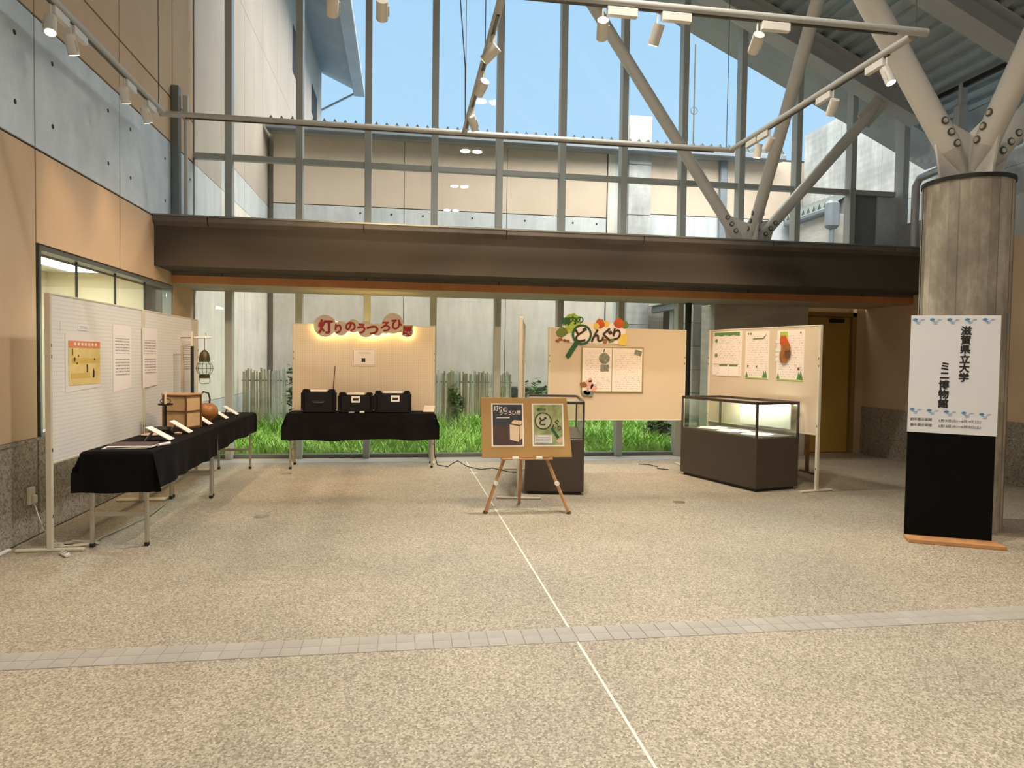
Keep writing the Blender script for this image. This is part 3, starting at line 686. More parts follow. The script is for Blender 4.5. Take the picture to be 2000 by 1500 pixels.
# shrubs
def shrub(cx, cy, r_, h, n_, label, seed):
    rr = random.Random(seed); z0 = gz(cx, cy)
    t = thing('leafy_shrub', label, 'shrub', (cx, cy, z0), 0, 'wild shrubs in the courtyard')
    st = MB()
    tips = []
    for k in range(7):
        a = rr.uniform(0, 2*PI); tip = Vector((cx + r_*.7*math.cos(a), cy + r_*.5*math.sin(a), z0 + h*rr.uniform(.6, 1)))
        st.tube([(cx, cy, z0 - .02), ((cx + tip.x)/2 + .03, (cy + tip.y)/2, z0 + h*.45), tip], .008, 5); tips.append(tip)
    st.build('stem', 'bark', t)
    lf = MB()
    for k in range(n_):
        tp = rr.choice(tips); f = rr.uniform(.15, 1.05)
        c = Vector((cx, cy, z0))*(1-f) + tp*f + Vector((rr.gauss(0, r_*.22), rr.gauss(0, r_*.2), rr.gauss(0, h*.06)))
        a = rr.uniform(0, 2*PI); e = rr.uniform(-.6, .6); L = rr.uniform(.09, .17); w = L*.30
        d = Vector((math.cos(a)*math.cos(e), math.sin(a)*math.cos(e), math.sin(e))); s_ = Vector((-math.sin(a), math.cos(a), rr.uniform(-.3, .3))).normalized()
        lf.add([c - d*L/2, c + s_*w, c + d*L/2, c - s_*w], [(0, 1, 2, 3)])
    tag(lf.build('foliage', 'foliage', t), kind='stuff')
shrub(-1.72, 12.55, .26, 1.35, 520, 'dark green shrub at the right end of the left bamboo fence', 11)
shrub(.98, 12.35, .15, 1.0, 260, 'green vine climbing the middle of the bamboo fence behind the easel', 12)
shrub(1.95, 13.4, .45, 1.0, 560, 'leafy shrub just left of the tall edge-on panel', 13)
shrub(2.75, 13.6, .45, .95, 480, 'leafy shrub low against the far wall behind the glass case', 14)
shrub(4.20, 11.3, .35, .70, 420, 'broad-leaved shrub in the last lower pane by the display case', 15)
t = MB().box(2.1, 4.4, 14.6, 14.9, -.1, .82).build('concrete_bench', 'far_dark', bev=.01); tag(t, 'low dark concrete kerb against the far courtyard wall', 'kerb')
# ================================================================== EXHIBITION BOARDS
def board(label, loc, rz, w, mat, z0=.63, z1=1.83, feet=(1, 1), metal='cream_metal', group='freestanding display boards'):
    t = thing('display_board', label, 'display board', (loc[0], loc[1], 0), rz, group)
    h = w/2
    MB().box(-h + .03, h - .03, -.012, .012, z0, z1 - .012).build('panel', mat, t, local=True)
    MB().box(-h + .03, h - .03, -.016, .016, z1 - .014, z1).build('top_rail', metal, t, local=True, bev=.002)
    MB().box(-h + .03, h - .03, -.016, .016, z0 - .012, z0 + .004).build('bottom_rail', metal, t, local=True, bev=.002)
    for sg, ft in ((-1, feet[0]), (1, feet[1])):
        p = MB().box(sg*h - (.03 if sg > 0 else 0), sg*h + (.03 if sg < 0 else 0), -.02, .02, .02, z1).build('post', metal, t, local=True, bev=.004)
        xs = sg*h - sg*.015
        for zz in (.25, .72, 1.38, 1.46): MB().box(xs - .004, xs + .004, -.023, -.019, zz - .012, zz + .012).build('slot', 'peg_dark', p, local=True)
        if ft: MB().box(xs - .02, xs + .02, -.225, .225, .0, .022).build('foot', metal, t, local=True, bev=.006)
    return t
bd1 = board('grey perforated display board nearest the camera, along the left wall behind the long black tables', (-2.45, 6.235), PI/2, 1.79, 'peg_h')
bd2 = board('farther perforated display board along the left wall, behind the hanging lantern', (-2.45, 8.045), PI/2, 1.79, 'peg_h')
bd3 = board('perforated display board with the glowing red-lettered sign behind the three black cases', (-.485, 9.46), 0, 1.85, 'peg_v')
bd4 = board('cream display board with the magnifying-glass title in front of the window', (2.815, 8.90), 0, 1.88, 'board_cream')
bd5 = board('narrow edge-on display board standing just behind the easel', (1.35, 7.82), math.atan2(.982, .19), 1.90, 'board_cream')
D4 = Vector((.465, -1.80)).normalized()
P4L = Vector((4.045, 8.80)); P4C = (P4L + Vector((4.51, 7.0)))/2; RZ4 = math.atan2(D4.y, D4.x)
bd6 = board('cream display board with three handmade sheets angled beside the concrete pier', (P4C.x, P4C.y), RZ4, 1.86, 'board_cream', feet=(0, 1))

def sheet(name, label, cat, loc, rz, w, h, mat, group=None, y=-.0135, tilt=0):
    t = thing(name, label, cat, loc, rz, group)
    b = MB()
    b.plate([(-w/2, 0), (w/2, tilt), (w/2, h), (-w/2, h)], y - .0015, y)
    b.build('sheet', mat, t, local=True)
    return t
def deco(t, poly, mat, name, y=-.0165, th=.0012):
    return MB().plate(poly, y - th, y).build(name, mat, t, local=True)
# --- left boards
X1 = -2.45
t = sheet('map_poster', 'yellow printed poster with a red header on the near left display board', 'poster', (X1, 5.87, 1.115), PI/2, .60, .435, 'paper', tilt=.02)
deco(t, rect(-.255, .29, .335, .385), 'map_red', 'red_header'); deco(t, rect(-.255, .29, .05, .333), 'map_yellow', 'yellow_map')
for x0, x1, z0, z1, m_ in ((-.20, .28, .215, .255, 'map_gold'), (-.22, .10, .10, .14, 'map_gold')): deco(t, rect(x0, x1, z0, z1), m_, 'map_band', -.0178)
for x, z, r_ in ((-.165, .245, .016), (-.10, .27, .009), (-.125, .215, .008), (.05, .195, .012), (.18, .245, .010)): deco(t, disc(x, z, r_, 12), 'bronze', 'map_drawing', -.019)
deco(t, rect(.042, .062, .145, .19), 'bronze', 'map_drawing', -.019); deco(t, [(.150, .10), (.175, .10), (.178, .15), (.165, .175), (.152, .15)], 'ink_black', 'map_drawing', -.019)
deco(t, rect(-.20, -.19, .275, .325), 'bronze', 'map_drawing', -.019)
for i in range(7): deco(t, rect(-.17 + i*.06, -.135 + i*.06, .350, .372), 'pink_paper', 'header_mark', -.0178)
t = sheet('caption_slip', 'small white caption slip above the yellow poster', 'caption', (X1, 5.865, 1.582), PI/2, .17, .045, 'label_text')
t = sheet('tape_strip', 'short strip of white tape at the top left of the near board', 'tape', (X1, 5.51, 1.57), PI/2, .028, .065, 'paper')
sheet('text_sheet', 'pale text sheet beside the yellow poster on the left board', 'text sheet', (X1, 6.625, 1.078), PI/2, .40, .58, 'sheet_text', 'pale text sheets on the left boards', tilt=.02)
sheet('text_sheet', 'second pale text sheet, pinned across the seam of the left boards', 'text sheet', (X1 + .006, 7.285, 1.082), PI/2, .395, .575, 'sheet_text', 'pale text sheets on the left boards', y=-.0175, tilt=.02)
sheet('text_sheet', 'last pale text sheet at the window end of the left boards, behind the lantern pole', 'text sheet', (X1, 8.475, 1.10), PI/2, .39, .57, 'sheet_text', 'pale text sheets on the left boards')
# --- glowing sign on the middle board
t = thing('glowing_title_sign', 'cut-out disc sign with red Japanese lettering and warm lights glowing behind', 'sign', (-.46, 9.40, 1.60), 0)
DS = [(-.994, 1.806, .144), (-.792, 1.776, .095), (-.633, 1.811, .087), (-.470, 1.771, .106), (-.325, 1.770, .083), (-.122, 1.856, .136), (.068, 1.755, .079), (-.215, 1.800, .080)]
for i, (x, z, r_) in enumerate(DS):
    MB().plate(disc(x + .46, z - 1.60, r_, 30, .012), -.006 - i*.0007, .0 - i*.0007).build('sign_disc', 'disc_paper', t, local=True)
    q = [(x + .46 + r_*.86*math.cos(a), .022, z - 1.60 + r_*.86*math.sin(a)) for a in [2*PI*j/26 for j in range(27)]]
    MB().tube(q, .0035, 6).build('light_string', 'led', t, local=True)
MB().box(-.62, .60, .008, .014, .14, .24).build('backing_strip', 'cardboard', t, local=True)
for ch, x, z, sz in LET1: put_glyph('L' + ch, x + .46, z - 1.60, 'letter', 'letter_red', t, -.014)
t = sheet('notice', 'small framed notice with a black square below the glowing sign', 'notice', (-.492, 9.445, 1.293), 0, .30, .223, 'pink_paper')
deco(t, rect(-.035, .015, .05, .10), 'ink_black', 'black_square'); 
for a in (rect(-.14, .14, .208, .212), rect(-.14, -.136, .01, .212), rect(.136, .14, .01, .212), rect(-.14, .14, .01, .014)): deco(t, a, 'bamboo', 'notice_border')
MB().plate(rect(-.085, .09, .155, .18), -.0165, -.015).build('heading_line', 'sheet_small', t, local=True)
# --- magnifying-glass title and poster on the cream board
t = thing('acorn_title_sign', 'white title sign with green magnifying glass, leaves and dark Japanese lettering', 'sign', (2.46, 8.885, 1.63), 0)
ox, oz = 2.46, 1.63
def dd(poly, mat, nm, y): return MB().plate([(p[0] - ox, p[1] - oz) for p in poly], y - .002, y).build(nm, mat, t, local=True)
dd([(2.06, 1.635), (2.90, 1.625), (2.91, 1.90), (2.05, 1.90)], 'pink_paper', 'backing_sheet', -.002)
dd(disc(2.185, 1.905, .105, 18, .10, 1.15), 'leaf_lime', 'paper_leaf', -.005); dd(disc(2.16, 1.83, .07, 14, .1), 'leaf_lime', 'paper_leaf', -.0055)
dd([(1.965, 1.765), (2.035, 1.845), (2.10, 1.815), (2.135, 1.755), (2.07, 1.705), (1.995, 1.715)], 'leaf_olive', 'paper_leaf', -.008)
dd(disc(2.555, 1.888, .065, 14, .12), 'leaf_red', 'paper_leaf', -.008); dd(disc(2.507, 1.854, .042, 12, .1), 'leaf_yellow', 'paper_leaf', -.010); dd(disc(2.642, 1.885, .045, 12, .08), 'leaf_yellow', 'paper_leaf', -.006)
dd(disc(2.812, 1.900, .068, 16, .08), 'leaf_red', 'paper_leaf', -.008); dd(disc(2.895, 1.878, .052, 14, .12), 'leaf_olive', 'paper_leaf', -.006)
dd([(2.805, 1.62), (2.815, 1.745), (2.93, 1.76), (2.935, 1.67), (2.90, 1.605)], 'leaf_yellow', 'paper_leaf', -.007); dd(disc(2.629, 1.658, .034, 12, .1), 'leaf_brown', 'paper_leaf', -.008)
dd([(2.67, 1.635), (2.70, 1.69), (2.775, 1.705), (2.74, 1.65)], 'leaf_olive', 'paper_leaf', -.009)
for x, z in ((2.03, 1.675), (2.085, 1.66), (2.13, 1.655), (1.99, 1.655)): dd(disc(x, z, .018, 10, .1, 1.5), 'leaf_brown', 'paper_acorn', -.008)
ring = MB(); N_ = 36
o_r, i_r = .134, .104
ring.add([(2.314 - ox + o_r*math.cos(2*PI*k/N_), y, 1.740 - oz + o_r*math.sin(2*PI*k/N_)) for y in (-.016, -.012) for k in range(N_)] +
         [(2.314 - ox + i_r*math.cos(2*PI*k/N_), y, 1.740 - oz + i_r*math.sin(2*PI*k/N_)) for y in (-.016, -.012) for k in range(N_)],
         [(k, (k+1) % N_, 2*N_ + (k+1) % N_, 2*N_ + k) for k in range(N_)] + [(N_ + k, 3*N_ + k, 3*N_ + (k+1) % N_, N_ + (k+1) % N_) for k in range(N_)] +
         [(k, N_ + k, N_ + (k+1) % N_, (k+1) % N_) for k in range(N_)] + [(2*N_ + k, 2*N_ + (k+1) % N_, 3*N_ + (k+1) % N_, 3*N_ + k) for k in range(N_)])
ring.build('magnifier_rim', 'green_dark', t, local=True)
dd(disc(2.314, 1.740, .106, 30), 'pink_paper', 'magnifier_lens', -.011)
a = Vector((2.245, 1.632)); b_ = Vector((2.130, 1.455)); d_ = (b_ - a).normalized(); nn = Vector((-d_.y, d_.x))*.032
dd([a + nn, a - nn, b_ - nn, b_ - nn*.6 + d_*.02, b_ + nn*.6 + d_*.02, b_ + nn], 'green_dark', 'magnifier_handle', -.010)
for key, x, z, rt in (('Dど', 2.303, 1.735, .1), ('Dん', 2.524, 1.730, 0), ('Dぐ', 2.660, 1.748, 0), ('Dり', 2.785, 1.752, -.1)): put_glyph(key, x - ox, z - oz, 'letter', 'ink_brown', t, -.015, rt)
for key, x, z in (('K構', 2.095, 1.908), ('K内', 2.19, 1.925), ('Kの', 2.285, 1.930)): put_glyph(key, x - ox, z - oz, 'letter', 'green_dark', t, -.010)
t = sheet('acorn_poster', 'two-page pale poster in a green frame on the magnifying-glass board', 'poster', (2.735, 8.888, .988), 0, .845, .595, 'poster_frame')
ps = deco(t, rect(-.405, -.012, .012, .583), 'sheet_faint', 'left_page'); deco(t, rect(-.002, .405, .012, .583), 'sheet_faint', 'right_page')
deco(t, disc(-.115, .445, .074, 24), 'photo_grey', 'round_photo', -.0185); deco(t, rect(-.165, -.05, .275, .365), 'photo_grey', 'photo', -.0185)
deco(t, [(.29, .505), (.385, .475), (.40, .545), (.305, .570)], 'photo_grey', 'photo', -.0185)
for x, z, s_ in ((-.31, .10, .06), (-.25, .06, .05), (-.30, .16, .03)): deco(t, disc(x, z, s_, 12, .15), 'pink_ink', 'paper_figure', -.019)
for x, z in ((-.39, .10), (-.34, .0), (-.30, -.02), (-.37, -.015)): deco(t, disc(x, z, .035, 10, .2, 1.4), 'leaf_brown' if z > .05 else 'photo_grey', 'acorn_cluster', -.021)
deco(t, [(-.13, .53), (-.115, .575), (-.105, .57), (-.118, .525)], 'bronze', 'small_drawing', -.0185)
# --- three sheets on the angled board
def p4(u): q = P4L + D4*u; return (q.x, q.y)
G4 = 'handmade sheets on the angled board'
c = p4(.36); t = sheet('handmade_sheet', 'wide handmade sheet with a dark green leafy heading, nearest the window', 'sheet', (c[0], c[1], 1.23), RZ4, .55, .575, 'sheet_faint', G4)
deco(t, [(-.235, .56), (-.235, .515), (-.17, .525), (-.10, .51), (-.03, .527), (.05, .512), (.12, .525), (.235, .51), (.235, .56)], 'poster_green', 'leafy_heading')
for z in (.455, .265): deco(t, disc(-.20, z, .026, 14), 'leaf_olive', 'bullet')
for x in (-.13, .06): deco(t, rect(x, x + .165, .0, .14), 'pink_paper', 'small_card', -.0185); deco(t, rect(x, x + .15, .128, .145), 'poster_green', 'card_heading', -.0205)
deco(t, rect(-.25, .225, .150, .156), 'bamboo', 'divider'); deco(t, disc(-.22, .06, .05, 14, .1), 'paper', 'tag', -.0185)
c = p4(.90); t = sheet('handmade_sheet', 'middle handmade sheet with two small green trees at its foot', 'sheet', (c[0], c[1], 1.215), RZ4, .40, .575, 'sheet_faint', G4)
deco(t, [(-.07, .49), (.10, .49), (.16, .545), (.13, .50), (.105, .475), (-.07, .475)], 'poster_green', 'ribbon')
for x, z in ((-.15, .545), (-.11, .545), (.0, .145), (-.15, .15)): deco(t, disc(x, z, .014, 10), 'leaf_olive', 'bullet')
for x, s_ in ((.125, .045), (.155, .05), (-.165, .04)): deco(t, [(x - s_*.6, .015), (x + s_*.6, .015), (x, .015 + s_*1.8)], 'poster_green', 'paper_tree', -.018)
deco(t, rect(-.185, .185, .0, .012), 'leaf_lime', 'green_edge', -.018)
c = p4(1.43); t = sheet('handmade_sheet', 'handmade sheet carrying a bunch of brown leaves, nearest the column', 'sheet', (c[0], c[1], 1.208), RZ4, .41, .578, 'sheet_faint', G4)
deco(t, rect(-.16, -.04, .49, .56), 'leaf_lime', 'green_patch')
for i, (x, z, r_, m_) in enumerate(((-.10, .455, .065, 'leaf_red'), (-.07, .40, .075, 'leaf_red'), (-.06, .33, .08, 'leaf_brown'), (-.08, .27, .075, 'leaf_brown'), (-.02, .30, .05, 'dark_wood'), (-.02, .38, .045, 'leaf_brown'))):
    deco(t, disc(x, z, r_, 12, .16), m_, 'dried_leaf', -.020 - i*.004, .003)
for z in (.45, .35, .30, .24): deco(t, rect(-.225, -.15, z - .02, z + .02), 'paper', 'white_tab', -.017)
for x, s_ in ((.135, .05), (.165, .055), (-.175, .04)): deco(t, [(x - s_*.6, .015), (x + s_*.6, .015), (x, .015 + s_*1.8)], 'poster_green', 'paper_tree', -.018)
deco(t, rect(-.19, .19, .0, .012), 'leaf_lime', 'green_edge', -.018); deco(t, disc(.13, .135, .018, 12), 'leaf_brown', 'acorn_drawing', -.018); deco(t, disc(.15, .545, .012, 10), 'leaf_brown', 'acorn_drawing', -.018)
t = thing('leaning_leg', 'dark wooden leg standing in shadow behind the angled board', 'wooden leg', (5.16, 8.25, 0), 0)
MB().box(-.02, .02, -.02, .02, 0, .62).build('upright', 'dark_wood', t, local=True, bev=.003); MB().box(-.02, .02, -.15, .15, 0, .02).build('foot', 'dark_wood', t, local=True, bev=.003)

# ================================================================== TABLES AND CLOTHS
def folding_table(label, loc, rz):
    t = thing('folding_table', label, 'table', (loc[0], loc[1], 0), rz, 'folding tables under black cloths')
    MB().box(-.90, .90, -.225, .225, .668, .696).build('tabletop', 'bamboo', t, local=True, bev=.004)
    for sx in (-1, 1):
        for sy in (-1, 1):
            l_ = MB().box(sx*.875 - .013, sx*.875 + .013, sy*.185 - .013, sy*.185 + .013, .02, .668).build('leg', 'steel', t, local=True, bev=.003)
            MB().box(sx*.875 - .016, sx*.875 + .016, sy*.185 - .016, sy*.185 + .016, 0, .03).build('rubber_foot', 'black', l_, local=True, bev=.004)
        MB().box(sx*.875 - .008, sx*.875 + .008, -.172, .172, .225, .255).build('crossbar', 'steel', t, local=True)
    return t
folding_table('nearest long table along the left board, steel legs under black cloth', (-2.025, 6.32), PI/2)
folding_table('second long table along the left board, toward the window', (-2.035, 8.16), PI/2)
folding_table('folding table under the three black cases in front of the window', (-.487, 9.17), 0)
def cloth(label, loc, rz, hx0, hx1, hy0, hy1, seed, nu=90, nv=46):
    rr = random.Random(seed); t = MB(); L, W = .905, .23
    ph = [rr.uniform(0, 6) for _ in range(6)]
    def pt(u, v):
        ou = max(0, -L - u, u - L); ov = max(0, -W - v, v - W)
        su = -1 if u < 0 else 1; sv = -1 if v < 0 else 1
        x = max(-L, min(L, u)); y = max(-W, min(W, v)); z = .702
        e = .0
        if ou > 0 and ov > 0:
            m_ = max(ou, ov); k = min(ou, ov)
            x += su*(.012 + k*.30); y += sv*(.012 + k*.30); z -= math.sqrt(max(0, m_*m_ - (k*.35)**2))*.98
        elif ou > 0:
            x += su*(.010 + .02*ou + .020*ou/.3*math.sin(v*17 + ph[0])); z -= ou
        elif ov > 0:
            y += sv*(.010 + .03*ov + .016*ov/.3*(math.sin(u*7 + ph[1]) + .6*math.sin(u*19 + ph[2]))); z -= ov*(1 + .02*math.sin(u*9 + ph[3]))
        return (x, y, z)
    us = [-L - hx0 + (2*L + hx0 + hx1)*i/nu for i in range(nu+1)]; vs_ = [-W - hy0 + (2*W + hy0 + hy1)*j/nv for j in range(nv+1)]
    # the hem runs a little unevenly
    t.add([pt(u, v*(1 + (.012*math.sin(u*4 + ph[4]) + .012*math.sin(u*11 + ph[5])) * (abs(v) > W + .02))) for v in vs_ for u in us], [(j*(nu+1)+i, j*(nu+1)+i+1, (j+1)*(nu+1)+i+1, (j+1)*(nu+1)+i) for j in range(nv) for i in range(nu)])
    o = t.build('tablecloth', 'black_cloth', None, local=True, smooth=True)
    o.location = (loc[0], loc[1], 0); o.rotation_euler = (0, 0, rz); WM[o.name] = Matrix.Translation((loc[0], loc[1], 0)) @ Matrix.Rotation(rz, 4, 'Z')
    tag(o, label, 'tablecloth', 'black tablecloths')
    return o
cloth('black cloth with hanging corners over the nearest left table', (-2.025, 6.32), PI/2, .30, .0, .28, .16, 1)
cloth('black cloth over the second left table toward the window', (-2.035, 8.16), PI/2, .0, .04, .235, .16, 2)
cloth('black cloth under the three black cases', (-.487, 9.17), 0, .17, .16, .335, .05, 3)
ZT = .704
# ---- black cases
def suitcase(label, x0, x1, h, plate, seed):
    w = x1 - x0
    t = thing('equipment_case', label, 'case', ((x0+x1)/2, 9.06, ZT), 0, 'black hard cases on the cloth')
    MB().box(-w/2 + .012, w/2 - .012, -.075, .075, .006, h - .03).build('shell', 'black_case', t, local=True, bev=.022, seg=3)
    MB().box(-w/2, w/2, -.078, .078, .0, .03).build('bottom_rim', 'black_case', t, local=True, bev=.01)
    for sg in (-1, 1):
        MB().box(sg*w/2 - (.085 if sg > 0 else 0), sg*w/2 + (.085 if sg < 0 else 0), -.06, .06, h - .045, h).build('corner_block', 'black_case', t, local=True, bev=.012, seg=2)
        MB().box(sg*w*.5 - .012, sg*w*.5 + .012, -.08, .08, .03, h - .04).build('side_rib', 'black_case', t, local=True, bev=.006)
    MB().box(-w/2 + .10, w/2 - .10, -.05, .05, h - .032, h - .006).build('top_handle', 'pink_paper', t, local=True, bev=.004)
    if plate:
        p = MB().box(-.055 + plate, .055 + plate, -.082, -.074, h*.50, h*.50 + .082).build('label_frame', 'white_plastic', t, local=True, bev=.003)
        MB().box(-.036 + plate, .036 + plate, -.084, -.081, h*.50 + .026, h*.50 + .056).build('label_window', 'black', p, local=True)
    else:
        MB().prism([(-.09, .0), (.09, .0), (.07, -.03), (-.07, -.03)], -.079, -.073, lambda p, q: (p[0], q, h*.52 + p[1])).build('moulded_recess', 'black', t, local=True)
        MB().tube([(-.07, -.082, h*.44), (-.03, -.095, h*.42), (.03, -.095, h*.42), (.07, -.082, h*.44)], .007, 7).build('handle', 'black', t, local=True, smooth=True)
suitcase('leftmost black hard case, without a white label, on the cloth', -1.225, -.828, .292, 0, 1)
suitcase('middle black hard case, lowest of the three, with a white label frame', -.780, -.362, .255, .001, 2)
suitcase('rightmost black hard case with a white label frame', -.332, .112, .278, .03, 3)
t = MB().cyl((-.895, 9.30, ZT), (-.855, 9.32, 1.29), .0075, .006, 8).build('wooden_stick', 'dark_wood'); tag(t, 'thin dark stick standing behind the leftmost black case', 'stick')
t = MB().box(-.52, -.46, 8.962, 8.985, ZT, ZT + .022).build('small_tag', 'white_plastic', bev=.005); tag(t, 'small white tag in front of the middle black case', 'tag')
t = MB().lathe([(.0, 0), (.035, .002), (.04, .008), (.02, .014), (0, .015)], 14, (-.62, 8.975, ZT)).build('pebble', 'stone', smooth=True); tag(t, 'flat brown pebble in front of the middle black case', 'pebble')
def card(label, x, y, rz, w, d, rise, mat='pink_paper'):
    t = thing('caption_card', label, 'card', (x, y, ZT), rz, 'slanted caption cards')
    n_ = Vector((0, d, rise)).normalized(); up = Vector((0, -rise, d)).normalized()*.006
    q = [Vector((-w/2, 0, .002)), Vector((w/2, 0, .002)), Vector((w/2, d, rise)), Vector((-w/2, d, rise))]
    MB().add(q + [p + up for p in q], [(0, 3, 2, 1), (4, 5, 6, 7), (0, 1, 5, 4), (1, 2, 6, 5), (2, 3, 7, 6), (3, 0, 4, 7)]).build('card_face', mat, t, local=True)
    MB().add([(-w*.35, d*.75, rise*.72), (w*.35, d*.75, rise*.72), (w*.35, d*1.05, 0), (-w*.35, d*1.05, 0), (-w*.35, d*.75 + .004, rise*.72), (w*.35, d*.75 + .004, rise*.72), (w*.35, d*1.05 + .004, 0), (-w*.35, d*1.05 + .004, 0)],
             [(0, 1, 2, 3), (4, 7, 6, 5), (0, 4, 5, 1), (2, 6, 7, 3), (1, 5, 6, 2), (0, 3, 7, 4)]).build('card_stand', mat, t, local=True)
card('cream caption card at the right end of the case table', .345, 9.12, -.25, .14, .09, .075)
card('caption card nearest the camera on the left tables', -1.865, 6.10, PI/2, .13, .185, .105)
card('caption card in front of the square paper lantern', -1.875, 6.66, PI/2, .13, .165, .105)
card('caption card half hidden right of the square paper lantern', -1.90, 7.42, PI/2, .13, .14, .10)
card('caption card in front of the round brown pot', -1.905, 8.12, PI/2, .13, .16, .11)
card('caption card at the window end of the left tables', -1.915, 8.66, PI/2, .13, .15, .10)
# ---- brochures
G5 = 'brochures piled on the near table'
for i, (x, y, a) in enumerate(((-2.03, 5.62, .12), (-1.99, 5.64, -.05), (-2.01, 5.63, .22), (-2.00, 5.66, .02))):
    o = MB().box(-.15, .15, -.105, .105, 0, .006)
    o = o.build('brochure', 'print_brown' if i == 3 else 'sheet_small' if i % 2 else 'paper', None, local=True)
    o.location = (x, y, ZT + .001 + i*.0065); o.rotation_euler = (0, 0, a)
    tag(o, ['lowest brochure of the pile on the near black table', 'second brochure from the bottom of the pile', 'third brochure from the bottom of the pile', 'top brochure of the pile on the near black table'][i], 'brochure', G5)
t = MB().cyl((-1.83, 5.66, ZT + .012), (-1.79, 5.80, ZT + .012), .011, n=10).build('rolled_paper', 'paper', smooth=True); tag(t, 'small white roll beside the brochure pile', 'paper roll')
t = MB().lathe([(0, 0), (.075, .002), (.085, .012), (.05, .022), (0, .024)], 18, (-2.13, 6.42, ZT)).build('flat_dish', 'stone', smooth=True); tag(t, 'pale flat dish behind the nearest caption card', 'dish')
t = MB().lathe([(0, 0), (.030, .002), (.034, .014), (0, .022)], 14, (-1.945, 6.53, ZT)).build('pebble', 'stone', smooth=True); tag(t, 'small pale pebble left of the second caption card', 'pebble')
t = MB().lathe([(0, 0), (.085, 0), (.09, .04), (.07, .055), (0, .06)], 20, (-2.12, 6.62, ZT)).build('dark_bowl', 'iron', smooth=True); tag(t, 'low dark bowl at the foot of the candle stand', 'bowl')
# ---- candle stand
t = thing('candle_stand', 'tall thin iron candle stand with a white candle left of the square lantern', 'candle stand', (-2.165, 6.90, ZT))
MB().lathe([(.0, 0), (.06, 0), (.06, .012), (.012, .02), (.009, .23), (.012, .235)], 16).build('stem', 'iron', t, local=True, smooth=True)
MB().lathe([(0, .232), (.062, .232), (.066, .246), (.055, .240), (0, .240)], 20).build('drip_tray', 'iron', t, local=True, smooth=True)
MB().tube([(.045*math.cos(a) + .0, .0, .268 + .026*math.sin(a)) for a in [2*PI*i/14 for i in range(15)]], .004, 6).build('ring_handle', 'iron', t, local=True)
MB().cyl((0, 0, .24), (0, 0, .365), .011, .009, 10).build('candle', 'candle', t, local=True, smooth=True)
# ---- square paper lantern
t = thing('paper_lantern', 'square wooden floor lantern with warm paper sides on the left table', 'lantern', (-2.085, 7.13, ZT), R(-18))
s_ = .118; hh = .315
for sx in (-1, 1):
    for sy in (-1, 1): MB().box(sx*s_ - .008, sx*s_ + .008, sy*s_ - .008, sy*s_ + .008, 0, hh).build('corner_post', 'dark_wood', t, local=True, bev=.002)
for z in (.012, hh*.52, hh - .008):
    for sg in (-1, 1):
        MB().box(-s_, s_, sg*s_ - .006, sg*s_ + .006, z - .006, z + .006).build('rail', 'dark_wood', t, local=True)
        MB().box(sg*s_ - .006, sg*s_ + .006, -s_, s_, z - .006, z + .006).build('rail', 'dark_wood', t, local=True)
for sg in (-1, 1):
    MB().box(-s_ + .008, s_ - .008, sg*(s_ - .006) - .001, sg*(s_ - .006) + .001, .01, hh - .01).build('paper_side', 'lantern_paper', t, local=True)
    MB().box(sg*(s_ - .006) - .001, sg*(s_ - .006) + .001, -s_ + .008, s_ - .008, .01, hh - .01).build('paper_side', 'lantern_paper', t, local=True)
MB().box(-s_ - .014, s_ + .014, -s_ - .014, s_ + .014, hh, hh + .014).build('top_board', 'wood', t, local=True, bev=.003)
MB().box(-s_ - .01, s_ + .01, -s_ - .01, s_ + .01, 0, .010).build('base_board', 'dark_wood', t, local=True)
# ---- round pot
t = thing('round_pot', 'round brown pot with a black iron hook handle behind the square lantern', 'pot', (-2.02, 7.76, ZT))
MB().lathe([(0, 0), (.055, 0), (.06, .02), (.095, .06), (.108, .105), (.095, .155), (.055, .19), (.03, .197), (0, .198)], 28).build('body', 'brown_pot', t, local=True, smooth=True)
MB().lathe([(0, 0), (.07, 0), (.07, .018), (0, .02)], 20).build('foot_ring', 'iron', t, local=True, smooth=True)
MB().tube([(-.07, .0, .20), (-.075, 0, .27), (-.04, 0, .315), (.01, 0, .30), (.025, 0, .24), (.02, 0, .195)], .009, 8).build('hook_handle', 'iron', t, local=True, smooth=True)
MB().tube([(-.075, 0, .27), (-.12, .0, .25), (-.135, 0, .21)], .016, 8).build('spout', 'iron', t, local=True, smooth=True)
# ---- hanging lantern on stand
t = thing('lantern_stand', 'black pole stand with a pale crossbar on the left table', 'stand', (-2.315, 8.28, ZT))
MB().box(-.075, .075, -.09, .09, 0, .02).build('base', 'iron', t, local=True, bev=.004); MB().box(-.014, .014, -.014, .014, .02, .80).build('pole', 'black', t, local=True)
MB().box(-.010, .010, -.010, .010, .80, .965).build('upper_pole', 'cream_metal', t, local=True); MB().cyl((-.16, 0, .888), (.02, 0, .894), .005, n=8).build('crossbar', 'dark_wood', t, local=True)
MB().cyl((.02, 0, .894), (.205, 0, .898), .011, n=10).build('crossbar_sleeve', 'white_plastic', t, local=True, smooth=True)
t = thing('ship_lantern', 'bronze ship lantern with a caged glass globe hanging from the crossbar', 'lantern', (-2.185, 8.28, 1.13))
MB().tube([(.012, 0, .52), (.02, 0, .475), (0, 0, .46), (0, 0, .33)], .0035, 6).build('hanging_wire', 'wire_dark', t, local=True)
MB().lathe([(0, .335), (.016, .33), (.045, .30), (.056, .25), (.058, .205), (.05, .20), (0, .20)], 22).build('cap', 'bronze', t, local=True, smooth=True)
MB().lathe([(.042, .055), (.07, .085), (.078, .125), (.07, .165), (.045, .20)], 22).build('globe', 'case_glass', t, local=True, smooth=True)
